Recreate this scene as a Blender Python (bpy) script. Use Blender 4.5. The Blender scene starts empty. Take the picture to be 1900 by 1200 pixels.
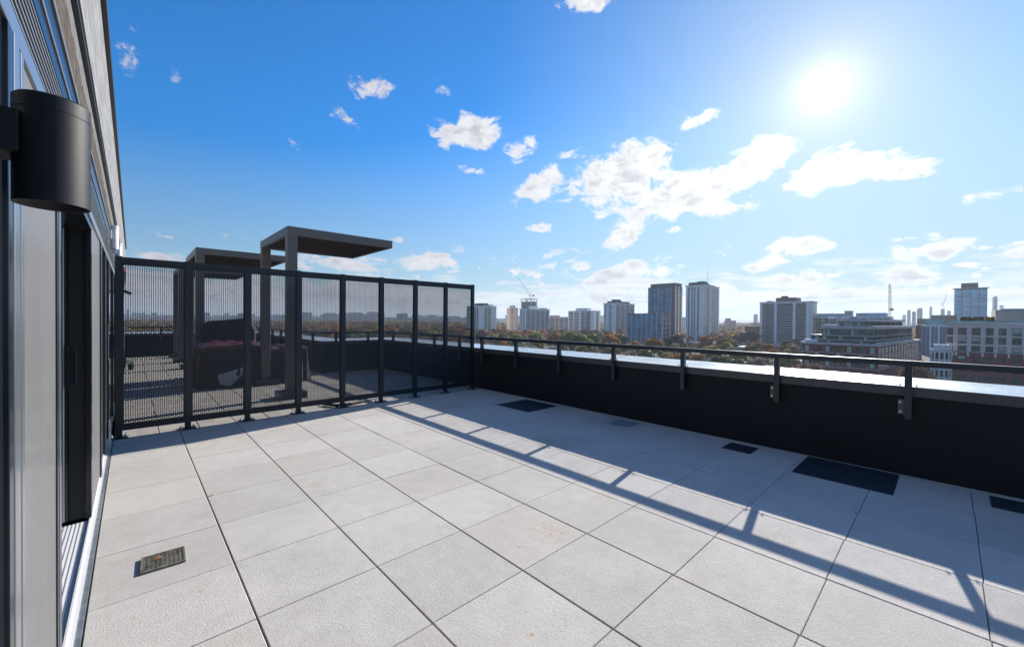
import bpy, math, random
from math import radians, sin, cos, tan, atan2, pi, sqrt
from mathutils import Vector, Matrix
random.seed(7)
S = bpy.context.scene
COL = S.collection
# ---------------------------------------------------------------- camera (calibrated from the paving grid, metres)
YAW, PITCH, ROLL, FPX, H = 0.751677442, -0.00901521339, -0.00764328114, 754.045747, 1.467578
cd = bpy.data.cameras.new('camera'); cam = bpy.data.objects.new('camera', cd); COL.objects.link(cam)
R0 = Vector((cos(YAW), -sin(YAW), 0)); D0 = Vector((sin(YAW), cos(YAW), 0)); Z0 = Vector((0, 0, 1))
F_ = D0*cos(PITCH) + Z0*sin(PITCH); U_ = -D0*sin(PITCH) + Z0*cos(PITCH)
Rr = R0*cos(ROLL) - U_*sin(ROLL); Ur = R0*sin(ROLL) + U_*cos(ROLL)
m = Matrix((Rr, Ur, -F_)).transposed().to_4x4(); m.translation = (0, 0, H)
cam.matrix_world = m
cd.sensor_width = 36; cd.sensor_fit = 'HORIZONTAL'; cd.lens = FPX/1900*36
cd.clip_start = 0.02; cd.clip_end = 60000
S.camera = cam
def ray(u, v):
    "direction through a point of the 1900 x 1200 photograph, scaled so its forward part is 1"
    return F_ + Rr*((u-950)/FPX) + Ur*(-(v-600)/FPX)
def at(u, v, D): return ray(u, v)*D + Vector((0, 0, H))
# ---------------------------------------------------------------- light
SUNV = ray(1530, 165).normalized()
SUN_EL = math.asin(SUNV.z); SUN_AZ = atan2(SUNV.x, SUNV.y)
sd = bpy.data.lights.new('sun', 'SUN'); sd.energy = 4.6; sd.angle = radians(0.5); sd.color = (1.0, 0.945, 0.87)
so = bpy.data.objects.new('sun', sd); COL.objects.link(so)
so.rotation_euler = SUNV.to_track_quat('Z', 'Y').to_euler()
S.view_settings.view_transform = 'Standard'; S.view_settings.look = 'None'
S.view_settings.gamma = 1; S.view_settings.use_curve_mapping = False
S.view_settings.exposure = 0.85
S.cycles.use_denoising = True; S.cycles.denoiser = 'OPENIMAGEDENOISE'; S.cycles.denoising_input_passes = 'RGB_ALBEDO_NORMAL'; S.cycles.denoising_prefilter = 'ACCURATE'
S.cycles.max_bounces = 8; S.cycles.transparent_max_bounces = 12
S.cycles.volume_bounces = 0; S.cycles.caustics_reflective = False; S.cycles.caustics_refractive = False

W = bpy.data.worlds.new('World'); S.world = W; W.use_nodes = True
class NT:
    def __init__(s, tree): s.t = tree; s.n = tree.nodes; s.l = tree.links
    def new(s, kind, **kw):
        n = s.n.new(kind)
        for k, v in kw.items(): setattr(n, k, v)
        return n
    def put(s, sock, v):
        if v is None: return
        if isinstance(v, bpy.types.NodeSocket): s.l.new(v, sock)
        else: sock.default_value = v
    def math(s, op, a, b=None, c=None, clamp=False):
        n = s.new('ShaderNodeMath', operation=op, use_clamp=clamp)
        s.put(n.inputs[0], a); s.put(n.inputs[1], b)
        if c is not None: s.put(n.inputs[2], c)
        return n.outputs[0]
    def vmath(s, op, a, b=None, out=0):
        n = s.new('ShaderNodeVectorMath', operation=op)
        s.put(n.inputs[0], a)
        if b is not None: s.put(n.inputs[1], b)
        return n.outputs[out]
    def noise(s, vec, scale, detail=4, rough=.5, dist=0, dim='3D'):
        n = s.new('ShaderNodeTexNoise', noise_dimensions=dim)
        s.put(n.inputs['Vector'], vec); s.put(n.inputs['Scale'], scale); s.put(n.inputs['Detail'], detail)
        s.put(n.inputs['Roughness'], rough); s.put(n.inputs['Distortion'], dist)
        return n.outputs['Fac']
    def mix(s, f, a, b, mode='MIX'):
        n = s.new('ShaderNodeMix', data_type='RGBA', blend_type=mode)
        s.put(n.inputs[0], f); s.put(n.inputs[6], a); s.put(n.inputs[7], b)
        return n.outputs[2]
    def ramp(s, f, lo, hi, a=0.0, b=1.0, smooth=True):
        n = s.new('ShaderNodeMapRange', interpolation_type='SMOOTHSTEP' if smooth else 'LINEAR')
        s.put(n.inputs[0], f); s.put(n.inputs[1], lo); s.put(n.inputs[2], hi); s.put(n.inputs[3], a); s.put(n.inputs[4], b)
        return n.outputs[0]
def c4(c): return (c[0], c[1], c[2], 1.0)

def build_world():
    t = NT(W.node_tree); t.n.clear()
    out = t.new('ShaderNodeOutputWorld'); bg = t.new('ShaderNodeBackground')
    sky = t.new('ShaderNodeTexSky', sky_type='NISHITA')
    sky.sun_disc = False; sky.sun_elevation = SUN_EL; sky.sun_rotation = SUN_AZ
    sky.altitude = 200; sky.air_density = 1.0; sky.dust_density = 0.0; sky.ozone_density = 2.5
    tc = t.new('ShaderNodeTexCoord').outputs['Generated']
    d = t.vmath('NORMALIZE', tc)
    sep = t.new('ShaderNodeSeparateXYZ'); t.l.new(d, sep.inputs[0])
    az = t.math('ARCTAN2', sep.outputs[0], sep.outputs[1]); el = t.math('ARCSINE', sep.outputs[2])
    cv = t.new('ShaderNodeCombineXYZ'); t.l.new(az, cv.inputs[0]); t.l.new(el, cv.inputs[1]); ae = cv.outputs[0]
    dt = t.vmath('DOT_PRODUCT', d, tuple(SUNV), 1)
    ang = t.math('ARCCOSINE', t.math('MINIMUM', dt, 0.999999))
    # the photograph's air: deeper blue overhead and away from the sun, paler low down
    lowk = t.ramp(el, .5, .02)
    near = t.math('EXPONENT', t.math('MULTIPLY', ang, -1/0.5))
    sat = t.math('SUBTRACT', t.math('SUBTRACT', SKY_SAT, t.math('MULTIPLY', near, 1.3)), t.math('MULTIPLY', lowk, .72))
    hs = t.new('ShaderNodeHueSaturation'); t.put(hs.inputs['Saturation'], t.math('MAXIMUM', sat, .35))
    t.put(hs.inputs['Value'], t.math('SUBTRACT', t.math('SUBTRACT', 1.0, t.math('MULTIPLY', t.ramp(el, .45, .0), .52)), t.math('ADD', t.math('MULTIPLY', near, .22), t.math('MULTIPLY', t.math('EXPONENT', t.math('MULTIPLY', ang, -1/0.10)), .40))))
    t.l.new(sky.outputs[0], hs.inputs['Color'])
    col = t.mix(1.0, hs.outputs[0], c4(SKY_TINT), 'MULTIPLY')
    # aureole of the low sun
    a1 = t.math('DIVIDE', AUR[0], t.math('ADD', 1.0, t.math('POWER', t.math('DIVIDE', ang, .036), 2.2)))
    a2 = t.math('MULTIPLY', t.math('EXPONENT', t.math('MULTIPLY', ang, -1/0.13)), AUR[1])
    a3 = t.math('MULTIPLY', t.math('EXPONENT', t.math('MULTIPLY', ang, -1/0.55)), AUR[2])
    au = t.math('ADD', t.math('ADD', a1, a2), a3)
    auc = t.mix(1.0, c4((1.0, 0.985, 0.95)), au, 'MULTIPLY')
    # clouds: ragged patches at their bearings and heights
    n1 = t.noise(t.vmath('MULTIPLY', ae, (1, 1.5, 1)), 17, 10, .66, .45)
    n1 = t.math('SUBTRACT', n1, .5)
    nb = t.math('SUBTRACT', t.noise(t.vmath('MULTIPLY', ae, (1, 1.35, 1)), 5.5, 3, .5, .2), .5)
    acc = None
    for (u, v, ru, rv, rot, st) in CLOUDS:
        c = ray(u, v).normalized(); A, E = atan2(c.x, c.y), math.asin(c.z)
        cu = ray(u+ru, v).normalized(); cw = ray(u, v-rv).normalized()
        ra = sqrt((atan2(cu.x, cu.y)-A)**2 + (math.asin(cu.z)-E)**2); re = abs(math.asin(cw.z)-E)
        mp = t.new('ShaderNodeMapping', vector_type='TEXTURE')
        t.l.new(ae, mp.inputs[0]); mp.inputs['Location'].default_value = (A, E, 0)
        mp.inputs['Rotation'].default_value = (0, 0, radians(rot)); mp.inputs['Scale'].default_value = (ra/1.0, re/1.0, 1)
        ln = t.vmath('LENGTH', mp.outputs[0], None, 1)
        mk = t.math('MULTIPLY', t.math('SUBTRACT', 1.0, ln), st)
        if acc is None: acc = mk
        else:
            n = t.new('ShaderNodeMath', operation='SMOOTH_MAX'); t.l.new(acc, n.inputs[0]); t.l.new(mk, n.inputs[1]); n.inputs[2].default_value = .25
            acc = n.outputs[0]
    acc = t.math('MAXIMUM', acc, -1.2)
    den = t.math('ADD', acc, t.math('MULTIPLY', n1, 5.4))
    den = t.math('ADD', den, t.math('MULTIPLY', nb, 1.6))
    cl = t.ramp(den, .05, 1.0)
    # low bank of stratus near the horizon
    lowv = t.vmath('MULTIPLY', ae, (2.2, 30, 1))
    n2 = t.noise(lowv, 1.6, 7, .6, .3)
    n3 = t.noise(t.vmath('MULTIPLY', ae, (1, 4.5, 1)), 8, 8, .6, .2)
    band = t.math('MULTIPLY', t.ramp(el, .16, .03), 1.0)
    lo = t.math('ADD', t.math('MULTIPLY', band, .70), t.math('ADD', t.math('MULTIPLY', t.math('SUBTRACT', n2, .5), 1.3), t.math('MULTIPLY', t.math('SUBTRACT', n3, .5), 2.2)))
    low = t.math('MULTIPLY', t.ramp(lo, .28, .75), t.ramp(el, -.01, .015))
    low = t.math('MULTIPLY', low, t.ramp(el, .17, .09))
    # scattered small cumulus low down, and unseen broken cloud added behind the camera to brighten facades
    sc_ = t.noise(t.vmath('MULTIPLY', ae, (1, 2.0, 1)), 19, 8, .62, .3)
    few = t.math('MULTIPLY', t.ramp(sc_, .57, .66), t.math('MULTIPLY', t.ramp(el, .20, .12), t.ramp(el, .0, .05)))
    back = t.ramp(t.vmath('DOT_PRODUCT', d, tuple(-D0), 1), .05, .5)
    fill_cloud = t.math('MULTIPLY', t.ramp(t.noise(t.vmath('MULTIPLY', d, (1, 1, 2)), 3.2, 7, .6), .42, .58), back)
    cl2 = t.math('MAXIMUM', t.math('MAXIMUM', cl, t.math('MULTIPLY', low, .9)), t.math('MAXIMUM', few, t.math('MULTIPLY', fill_cloud, .62)))
    # brightness of the clouds: forward scattering near the sun, greyer cores
    shade = t.noise(t.vmath('ADD', t.vmath('MULTIPLY', ae, (1, 1.9, 1)), (0, .013, 0)), 20, 7, .62, .2)
    core = t.ramp(den, .45, 1.7)
    base = t.math('ADD', .62, t.math('MULTIPLY', t.math('EXPONENT', t.math('MULTIPLY', ang, -1/0.5)), .42))
    dk = t.math('SUBTRACT', 1.0, t.math('MULTIPLY', t.math('MULTIPLY', core, t.ramp(shade, .40, .62)), .34))
    bri = t.math('MULTIPLY', t.math('MULTIPLY', base, dk), CLOUD_B)
    ccol = t.mix(1.0, t.mix(t.math('MULTIPLY', core, .5), c4((1.0, .985, .97)), c4((.90, .94, 1.0))), bri, 'MULTIPLY')
    # blue grey streaks in the low bank
    stk = t.math('MULTIPLY', t.ramp(t.noise(t.vmath('MULTIPLY', ae, (3, 42, 1)), 1.5, 6, .6, .5), .50, .66), t.ramp(el, .13, .05))
    ccol = t.mix(t.math('MULTIPLY', stk, .8), ccol, t.mix(1.0, ccol, c4((.50, .62, .78)), 'MULTIPLY'))
    # far left: greyer, faintly pink
    leftf = t.ramp(az, .75, .1)
    ccol = t.mix(leftf, ccol, t.mix(1.0, ccol, c4((.84, .80, .86)), 'MULTIPLY'))
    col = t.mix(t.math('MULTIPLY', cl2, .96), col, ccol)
    col = t.mix(1.0, col, auc, 'ADD')
    t.l.new(col, bg.inputs[0]); bg.inputs[1].default_value = SKY_STR
    t.l.new(bg.outputs[0], out.inputs[0])
SKY_SAT, SKY_STR, CLOUD_B = 1.80, 0.100, 6.9
SKY_TINT = (0.73, 0.97, 1.09)
AUR = (4.0, 2.3, 0.35)
CLOUDS = [ # photograph position, half sizes, tilt, strength
 (866, 246, 72, 36, 8, 1.9), (692, 172, 40, 38, 25, 1.1), (650, 222, 34, 14, -20, .8), (960, 285, 30, 24, 30, .7), (884, 318, 26, 10, 0, 1.0),
 (1000, 345, 60, 34, 12, 2.0), (1150, 325, 120, 66, 14, 2.6), (1260, 365, 130, 46, 8, 2.4), (1340, 340, 110, 40, 30, 2.3), (1415, 290, 70, 46, 35, 2.2), (1520, 320, 90, 38, 20, 2.2), (1610, 314, 120, 34, -8, 2.2), (1160, 430, 46, 30, 35, 1.8),
 (1330, 385, 90, 22, 0, 1.5), (1004, 424, 22, 14, 0, 1.1), (1252, 426, 22, 10, 0, .9), (1490, 455, 78, 24, 0, 2.1), (1440, 482, 40, 16, 10, 1.5), (1395, 497, 34, 9, 0, 1.1), (1735, 467, 86, 24, 0, 1.7), (1885, 468, 70, 22, 10, 1.7),
 (1130, 512, 80, 24, 16, 1.9), (1215, 505, 60, 14, 5, 1.2), (1012, 494, 50, 8, 10, 1.0), (1075, 495, 40, 9, 10, 1.0), (1490, 520, 90, 24, 0, 1.9), (1690, 510, 90, 24, 0, 2.1), (1800, 545, 190, 22, 0, 2.1), (1500, 550, 200, 18, 0, 1.5),
 (1130, 552, 130, 24, 5, 1.8), (1330, 545, 90, 24, 0, 1.6), (800, 484, 56, 20, 4, 1.7), (640, 487, 110, 20, 2, 1.7), (300, 478, 44, 14, 0, 1.8), (740, 445, 14, 6, 0, .9), (1010, 475, 22, 10, 0, .9),
 (240, 95, 34, 20, 60, .5), (330, 148, 20, 12, 0, .4), (1090, 5, 44, 22, 0, 1.7), (1290, 222, 42, 14, 10, .9), (1050, 283, 24, 7, 10, .6), (555, 272, 10, 8, 0, .4), (820, 162, 14, 10, 0, .5),
 (400, 556, 260, 44, 2, 1.7), (700, 556, 190, 44, -4, 2.0), (260, 540, 180, 50, 0, 1.5), (1835, 360, 60, 8, 0, .5)]
build_world()

# ---------------------------------------------------------------- mesh helpers
class MB:
    def __init__(s): s.v = []; s.f = []; s.mi = []; s.cur = 0
    def add(s, vs, fs):
        b = len(s.v); s.v += [tuple(p) for p in vs]
        s.f += [tuple(b+i for i in f) for f in fs]; s.mi += [s.cur]*len(fs); return s
    def box(s, a, b):
        x0, y0, z0 = a; x1, y1, z1 = b
        x0, x1 = min(x0, x1), max(x0, x1); y0, y1 = min(y0, y1), max(y0, y1); z0, z1 = min(z0, z1), max(z0, z1)
        return s.add([(x0,y0,z0),(x1,y0,z0),(x1,y1,z0),(x0,y1,z0),(x0,y0,z1),(x1,y0,z1),(x1,y1,z1),(x0,y1,z1)],
                     [(3,2,1,0),(4,5,6,7),(0,1,5,4),(1,2,6,5),(2,3,7,6),(3,0,4,7)])
    def hexa(s, p):   # eight corners, bottom ring then top ring
        return s.add(p, [(3,2,1,0),(4,5,6,7),(0,1,5,4),(1,2,6,5),(2,3,7,6),(3,0,4,7)])
    def tube(s, p0, p1, r, n=12, r2=None, cap=True):
        p0, p1 = Vector(p0), Vector(p1); d = (p1-p0).normalized(); r2 = r if r2 is None else r2
        a = d.orthogonal().normalized(); b = d.cross(a)
        vs = [p0+(a*cos(2*pi*i/n)+b*sin(2*pi*i/n))*r for i in range(n)] + [p1+(a*cos(2*pi*i/n)+b*sin(2*pi*i/n))*r2 for i in range(n)]
        fs = [(i, (i+1) % n, n+(i+1) % n, n+i) for i in range(n)]
        if cap: fs += [tuple(range(n-1, -1, -1)), tuple(range(n, 2*n))]
        return s.add(vs, fs)
    def prism(s, prof, a, b, axis='y'):   # profile in the other two axes, extruded
        def P(q, t):
            return {'y': (q[0], t, q[1]), 'x': (t, q[0], q[1]), 'z': (q[0], q[1], t)}[axis]
        n = len(prof)
        vs = [P(q, a) for q in prof] + [P(q, b) for q in prof]
        return s.add(vs, [(i, (i+1) % n, n+(i+1) % n, n+i) for i in range(n)] + [tuple(range(n-1, -1, -1)), tuple(range(n, 2*n))])
    def mesh(s, name, mat, off=(0, 0, 0), smooth=False):
        me = bpy.data.meshes.new(name)
        me.from_pydata([(x-off[0], y-off[1], z-off[2]) for x, y, z in s.v], [], s.f)
        for mm in (mat if isinstance(mat, (list, tuple)) else [mat]):
            if mm: me.materials.append(mm)
        if isinstance(mat, (list, tuple)): me.polygons.foreach_set('material_index', s.mi)
        if smooth: me.polygons.foreach_set('use_smooth', [True]*len(me.polygons))
        me.update(); return me
def link(name, me, parent=None, loc=(0, 0, 0), rz=0):
    o = bpy.data.objects.new(name, me); COL.objects.link(o); o.location = loc
    if rz: o.rotation_euler = (0, 0, rz)
    if parent: o.parent = parent
    return o
def root(name, label, cat, loc=(0, 0, 0), rz=0, group=None):
    o = bpy.data.objects.new(name, None); COL.objects.link(o); o.location = loc; o.rotation_euler = (0, 0, rz)
    o.empty_display_size = .2
    return tag(o, label, cat, group)
def tag(o, label, cat, group=None):
    o['label'] = label; o['category'] = cat
    if group: o['group'] = group
    return o
def off_of(p):
    v = Vector((0, 0, 0))
    while p: v += p.location; p = p.parent
    return v
def part(name, mb, mat, parent, local=False, smooth=False, bevel=0, label=None):
    me = mb.mesh(name, mat, (0, 0, 0) if local else off_of(parent), smooth)
    o = link(name, me, parent)
    if bevel:
        b = o.modifiers.new('bevel', 'BEVEL'); b.width = bevel; b.segments = 2; b.limit_method = 'ANGLE'; b.angle_limit = radians(40)
    if label: o['label'] = label
    return o
def struct(name, mb, mat, kind='structure'):
    o = link(name, mb.mesh(name, mat)); o['kind'] = kind; return o
def rep(name, me, locs, parent, most=100):
    "copies of one mesh as parts; past the hundredth they share one mesh"
    for p in locs[:most]: link(name, me, parent, p)
    if len(locs) > most:
        mb = MB()
        for p in locs[most:]:
            mb.add([(v.co.x+p[0], v.co.y+p[1], v.co.z+p[2]) for v in me.vertices], [tuple(q.vertices) for q in me.polygons])
            mb.mi[-len(me.polygons):] = [q.material_index for q in me.polygons]
        mats = list(me.materials)
        o = link(name, mb.mesh(name, mats if len(mats) > 1 else mats[0]), parent); o['kind'] = 'stuff'
def copy_tree(o, parent=None):
    c = o.copy(); COL.objects.link(c); c.parent = parent
    for ch in list(o.children): copy_tree(ch, c)
    return c

# ---------------------------------------------------------------- materials
def mat(name, col, rough=.6, metal=0, spec=.5, nscale=0, namp=.1, bump=0, bscale=0, stretch=(1, 1, 1), coat=0, col2=None, rvar=0, objrand=0):
    m = bpy.data.materials.new(name); m.use_nodes = True
    t = NT(m.node_tree); b = t.n['Principled BSDF']
    b.inputs['Roughness'].default_value = rough; b.inputs['Metallic'].default_value = metal
    b.inputs['Specular IOR Level'].default_value = spec; b.inputs['Coat Weight'].default_value = coat
    tc = t.new('ShaderNodeTexCoord').outputs['Object']
    vec = t.vmath('MULTIPLY', tc, stretch)
    base = c4(col)
    if nscale:
        n = t.noise(vec, nscale, 5, .6)
        lo = tuple(x*(1-namp) for x in col) if col2 is None else col2; hi = tuple(min(1, x*(1+namp)) for x in col) if col2 is None else col
        base = t.mix(t.ramp(n, .3, .7), c4(lo), c4(hi))
        if rvar: t.put(b.inputs['Roughness'], t.ramp(n, .3, .7, rough-rvar, rough+rvar))
    if objrand:
        oi = t.new('ShaderNodeObjectInfo').outputs['Random']
        base = t.mix(1.0, base, t.ramp(oi, 0, 1, 1-objrand, 1+objrand, False), 'MULTIPLY')
    t.put(b.inputs['Base Color'], base)
    if bump:
        bn = t.new('ShaderNodeBump'); bn.inputs['Distance'].default_value = bump
        t.put(bn.inputs['Height'], t.noise(vec, bscale or nscale, 6, .65)); t.l.new(bn.outputs[0], b.inputs['Normal'])
    return m
NAVY = mat('navy powder coated metal', (.007, .015, .023), .42, 0, .5, 60, .12, .0004, 900)
NAVY2 = mat('dark powder coated rail', (.016, .026, .036), .34, 0, .6, 90, .1, .0003, 900)
WALLDK = mat('dark parapet cladding', (.0035, .0065, .009), .62, 0, .35, 3, .18, .0006, 260)
FASC = mat('bronze grey flashing', (.085, .085, .09), .38, .3, .5, 5, .1)
COPING = mat('pale metal coping', (.60, .63, .66), .24, .25, .6, 3, .05, .0002, 6, rvar=.04)
LAMPM = mat('black textured lamp metal', (.006, .009, .013), .5, 0, .3, 60, .1, .0003, 1500)
LAMPIN = mat('lamp inside', (.012, .012, .014), .5)
WHITEM = mat('white painted metal', (.72, .73, .74), .35)
ALU = mat('grey anodised aluminium', (.34, .37, .40), .28, .8, .5, 40, .06, 0, 0, (1, 1, .02))
ALU2 = mat('matt grey aluminium', (.13, .14, .15), .45, .2, .5, 40, .1)
ALUDK = mat('dark anodised frame', (.022, .028, .036), .22, .35, .6, 30, .1)
GALV = mat('galvanised flashing', (.42, .46, .48), .36, .7, .5, 14, .22, .0006, 30)
SILL = mat('silver door track', (.68, .68, .68), .45, .0, .5, 20, .05, 0, 0, (1, .05, 1))
CONC = mat('board marked concrete', (.205, .205, .21), .85, 0, .3, 22, .28, .006, 40, (1, .12, .9))
BAND = mat('rough concrete band', (.13, .13, .128), .9, 0, .3, 12, .25, .004, 30)
MEMB = mat('torn brown membrane', (.075, .062, .052), .9, 0, .3, 14, .4, .01, 40)
PERG = mat('warm grey pergola metal', (.17, .145, .125), .42, .1, .5, 4, .08)
SLATW = mat('brown pergola slat', (.085, .058, .038), .55, 0, .4, 30, .3, 0, 0, (1, 1, .1))
TARP = mat('maroon plastic cover', (.13, .038, .036), .28, 0, .6, 6, .35, .01, 9)
BLACKC = mat('black cloth cover', (.014, .012, .013), .7, 0, .4, 8, .3, .006, 10)
PALEPL = mat('pale grey plastic', (.36, .40, .43), .5)
RUBBER = mat('black rubber', (.01, .01, .01), .6)
STEEL = mat('bolt steel', (.55, .55, .55), .3, .9)
LEAFM = mat('dry orange leaf', (.38, .13, .03), .7)
SPROUT = mat('green sprout', (.10, .20, .03), .7)
RED = mat('red plastic', (.5, .03, .04), .5)

def fabric():
    m = bpy.data.materials.new('grey woven blind'); m.use_nodes = True; t = NT(m.node_tree); b = t.n['Principled BSDF']
    tc = t.new('ShaderNodeTexCoord').outputs['Object']
    a = t.noise(t.vmath('MULTIPLY', tc, (700, 700, 60)), 1, 3, .6); c = t.noise(t.vmath('MULTIPLY', tc, (60, 60, 900)), 1, 3, .6)
    big = t.noise(t.vmath('MULTIPLY', tc, (2.5, 2.5, .8)), 1, 4, .6)
    f = t.math('ADD', t.math('MULTIPLY', t.math('ADD', a, c), .42), t.math('MULTIPLY', big, .18))
    t.put(b.inputs['Base Color'], t.mix(t.ramp(f, .38, .68), c4((.085, .085, .088)), c4((.165, .166, .172))))
    b.inputs['Roughness'].default_value = .55; b.inputs['Coat Weight'].default_value = .12; b.inputs['Coat Roughness'].default_value = .1
    bn = t.new('ShaderNodeBump'); bn.inputs['Distance'].default_value = .0004; t.put(bn.inputs['Height'], f); t.l.new(bn.outputs[0], b.inputs['Normal'])
    return m
FABRIC = fabric()

PX0, PY0, PSX, PSY = -0.168045, 2.289405, 0.614311, 0.611689
def paving(name, c_lo, c_hi, sx, sy, spots=()):
    m = bpy.data.materials.new(name); m.use_nodes = True; t = NT(m.node_tree); b = t.n['Principled BSDF']
    tc = t.new('ShaderNodeTexCoord').outputs['Object']
    q = t.vmath('DIVIDE', t.vmath('SUBTRACT', tc, (PX0, PY0, 0)), (sx, sy, 1))
    cell = t.vmath('FLOOR', t.vmath('MULTIPLY', q, (1, 1, 0)))
    wn = t.new('ShaderNodeTexWhiteNoise', noise_dimensions='3D'); t.l.new(cell, wn.inputs['Vector'])
    big = t.noise(tc, 1.1, 4, .6, .4)
    mid = t.noise(tc, 9, 5, .6)
    fine = t.noise(tc, 170, 3, .7)
    grit = t.noise(tc, 420, 2, .6)
    f = t.math('ADD', t.math('MULTIPLY', big, .38), t.math('ADD', t.math('MULTIPLY', mid, .26), t.math('MULTIPLY', fine, .85)))
    f = t.math('ADD', f, t.math('MULTIPLY', t.math('SUBTRACT', wn.outputs['Value'], .5), .17))
    col = t.mix(t.ramp(f, .48, 1.02), c4(c_lo), c4(c_hi))
    # slabs differ slightly in tone: a warmer one here and there
    col = t.mix(t.ramp(wn.outputs['Value'], .72, .95, 0, .28), col, c4((.40, .345, .285)))
    wet = t.ramp(t.noise(t.vmath('ADD', tc, (7, 3, 0)), 2.3, 6, .68, .8), .54, .72, 0, .22)
    col = t.mix(wet, col, c4((.36, .335, .30)))
    pit = t.ramp(grit, .30, .38, .7, 0)
    col = t.mix(pit, col, c4((.16, .15, .14)))
    sepp = t.vmath('MULTIPLY', tc, (1, 1, 0))
    acc = None
    for (x, y, r, s) in spots:
        dd = t.vmath('DISTANCE', sepp, (x, y, 0), 1)
        g = t.math('MULTIPLY', t.ramp(dd, r, r*.1), s)
        acc = g if acc is None else t.math('MAXIMUM', acc, g)
    if acc is not None:
        sn = t.ramp(t.noise(tc, 26, 4, .65), .45, .62)
        acc = t.math('MULTIPLY', acc, sn)
        col = t.mix(acc, col, c4((.46, .27, .13)))
    # brown weathering along the slab edges
    t.put(b.inputs['Base Color'], col); b.inputs['Roughness'].default_value = .86; b.inputs['Specular IOR Level'].default_value = .3
    bn = t.new('ShaderNodeBump'); bn.inputs['Distance'].default_value = .0026
    t.put(bn.inputs['Height'], t.math('ADD', t.math('MULTIPLY', t.noise(tc, 150, 4, .7), 1.3), t.math('MULTIPLY', t.noise(tc, 45, 2, .5), .5)))
    t.l.new(bn.outputs[0], b.inputs['Normal'])
    return m
def floorpt(u, v):
    r = ray(u, v); k = -H/r.z; return r.x*k, r.y*k
spots = [(*floorpt(1020, 985), .22, .55), (*floorpt(965, 1012), .035, 1.0), (*floorpt(985, 1180), .03, 1.3), (*floorpt(978, 1135), .016, 1.3), (*floorpt(590, 900), .12, .6), (*floorpt(1120, 920), .2, .35),
         (*floorpt(1440, 1000), .2, .4), (*floorpt(1280, 1080), .07, .5), (*floorpt(248, 1146), .018, 1.1), (*floorpt(375, 1095), .03, .6), (*floorpt(700, 838), .05, .7), (*floorpt(636, 822), .04, .7), (*floorpt(770, 1140), .025, .8)]
PAVE = paving('pale concrete slab', (.43, .402, .365), (.675, .635, .58), PSX, PSY, spots)
PAVE2 = paving('warm concrete paver', (.27, .245, .215), (.46, .43, .385), .205, .205)
JOINT = mat('dark joint bed', (.018, .018, .016), .95, 0, .2, 40, .4)

def glassmat(name, tint=(.86, .9, .9), dirt=.05, ior=1.45):
    m = bpy.data.materials.new(name); m.use_nodes = True; t = NT(m.node_tree); t.n.clear()
    o = t.new('ShaderNodeOutputMaterial'); tr = t.new('ShaderNodeBsdfTransparent'); tr.inputs[0].default_value = c4(tint)
    gl = t.new('ShaderNodeBsdfGlossy'); gl.inputs['Roughness'].default_value = .03
    df = t.new('ShaderNodeBsdfDiffuse'); df.inputs[0].default_value = (.5, .5, .48, 1)
    fr = t.new('ShaderNodeFresnel'); fr.inputs[0].default_value = ior
    m1 = t.new('ShaderNodeMixShader'); m2 = t.new('ShaderNodeMixShader')
    tc = t.new('ShaderNodeTexCoord').outputs['Object']
    t.put(m1.inputs[0], t.ramp(t.noise(tc, 25, 6, .7), .35, .8, dirt*.4, dirt*1.8)); t.l.new(tr.outputs[0], m1.inputs[1]); t.l.new(df.outputs[0], m1.inputs[2])
    bf = t.new('ShaderNodeNewGeometry').outputs['Backfacing']
    t.put(m2.inputs[0], t.math('MULTIPLY', fr.outputs[0], t.math('SUBTRACT', 1.0, bf))); t.l.new(m1.outputs[0], m2.inputs[1]); t.l.new(gl.outputs[0], m2.inputs[2]); t.l.new(m2.outputs[0], o.inputs[0])
    return m
GLASS = glassmat('guard glass', (.985, .99, .985), .05)
PANEGL = mat('dark window glass', (.012, .018, .026), .06, 0, .9)

# ================================================================= THE TERRACE
ZG = -24.0           # street level below the terrace floor
# floor slabs with real joints
mb = MB(); rr = random.Random(3)
def slab(mb, x0, y0, x1, y1, z=0.0, c=.003, th=.05):
    if x1-x0 < .02 or y1-y0 < .02: return
    z1 = z
    mb.add([(x0,y0,z1-th),(x1,y0,z1-th),(x1,y1,z1-th),(x0,y1,z1-th),(x0,y0,z1-c),(x1,y0,z1-c),(x1,y1,z1-c),(x0,y1,z1-c),
            (x0+c,y0+c,z1),(x1-c,y0+c,z1),(x1-c,y1-c,z1),(x0+c,y1-c,z1)],
           [(0,1,5,4),(1,2,6,5),(2,3,7,6),(3,0,4,7),(4,5,9,8),(5,6,10,9),(6,7,11,10),(7,4,8,11),(8,9,10,11)])
FX1, FY1 = 5.352, 6.735
for i in range(0, 9):
    gx = .0075 if i < 7 else .003
    wob = rr.uniform(-.006, .006)
    for j in range(-9, 8):
        x0 = PX0+i*PSX; y0 = PY0+j*PSY+wob
        slab(mb, x0+gx/2, y0+.0018, min(x0+PSX, FX1)-gx/2*(1 if i < 6 else .4), min(y0+PSY, FY1)-.0018, rr.uniform(-.0014, .0008))
struct('terrace_floor', mb, PAVE)
mb = MB()     # narrow edge strip against the parapet
for j in range(-9, 9):
    y0 = PY0+j*PSY+.3; slab(mb, FX1+.004, y0+.001, 5.455, min(y0+PSY, FY1)-.001, -.001)
struct('edge_paving', mb, PAVE)
mb = MB(); mb.box((-.165, -6, -.3), (5.46, 21, -.046)); struct('joint_bed', mb, JOINT)
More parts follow.
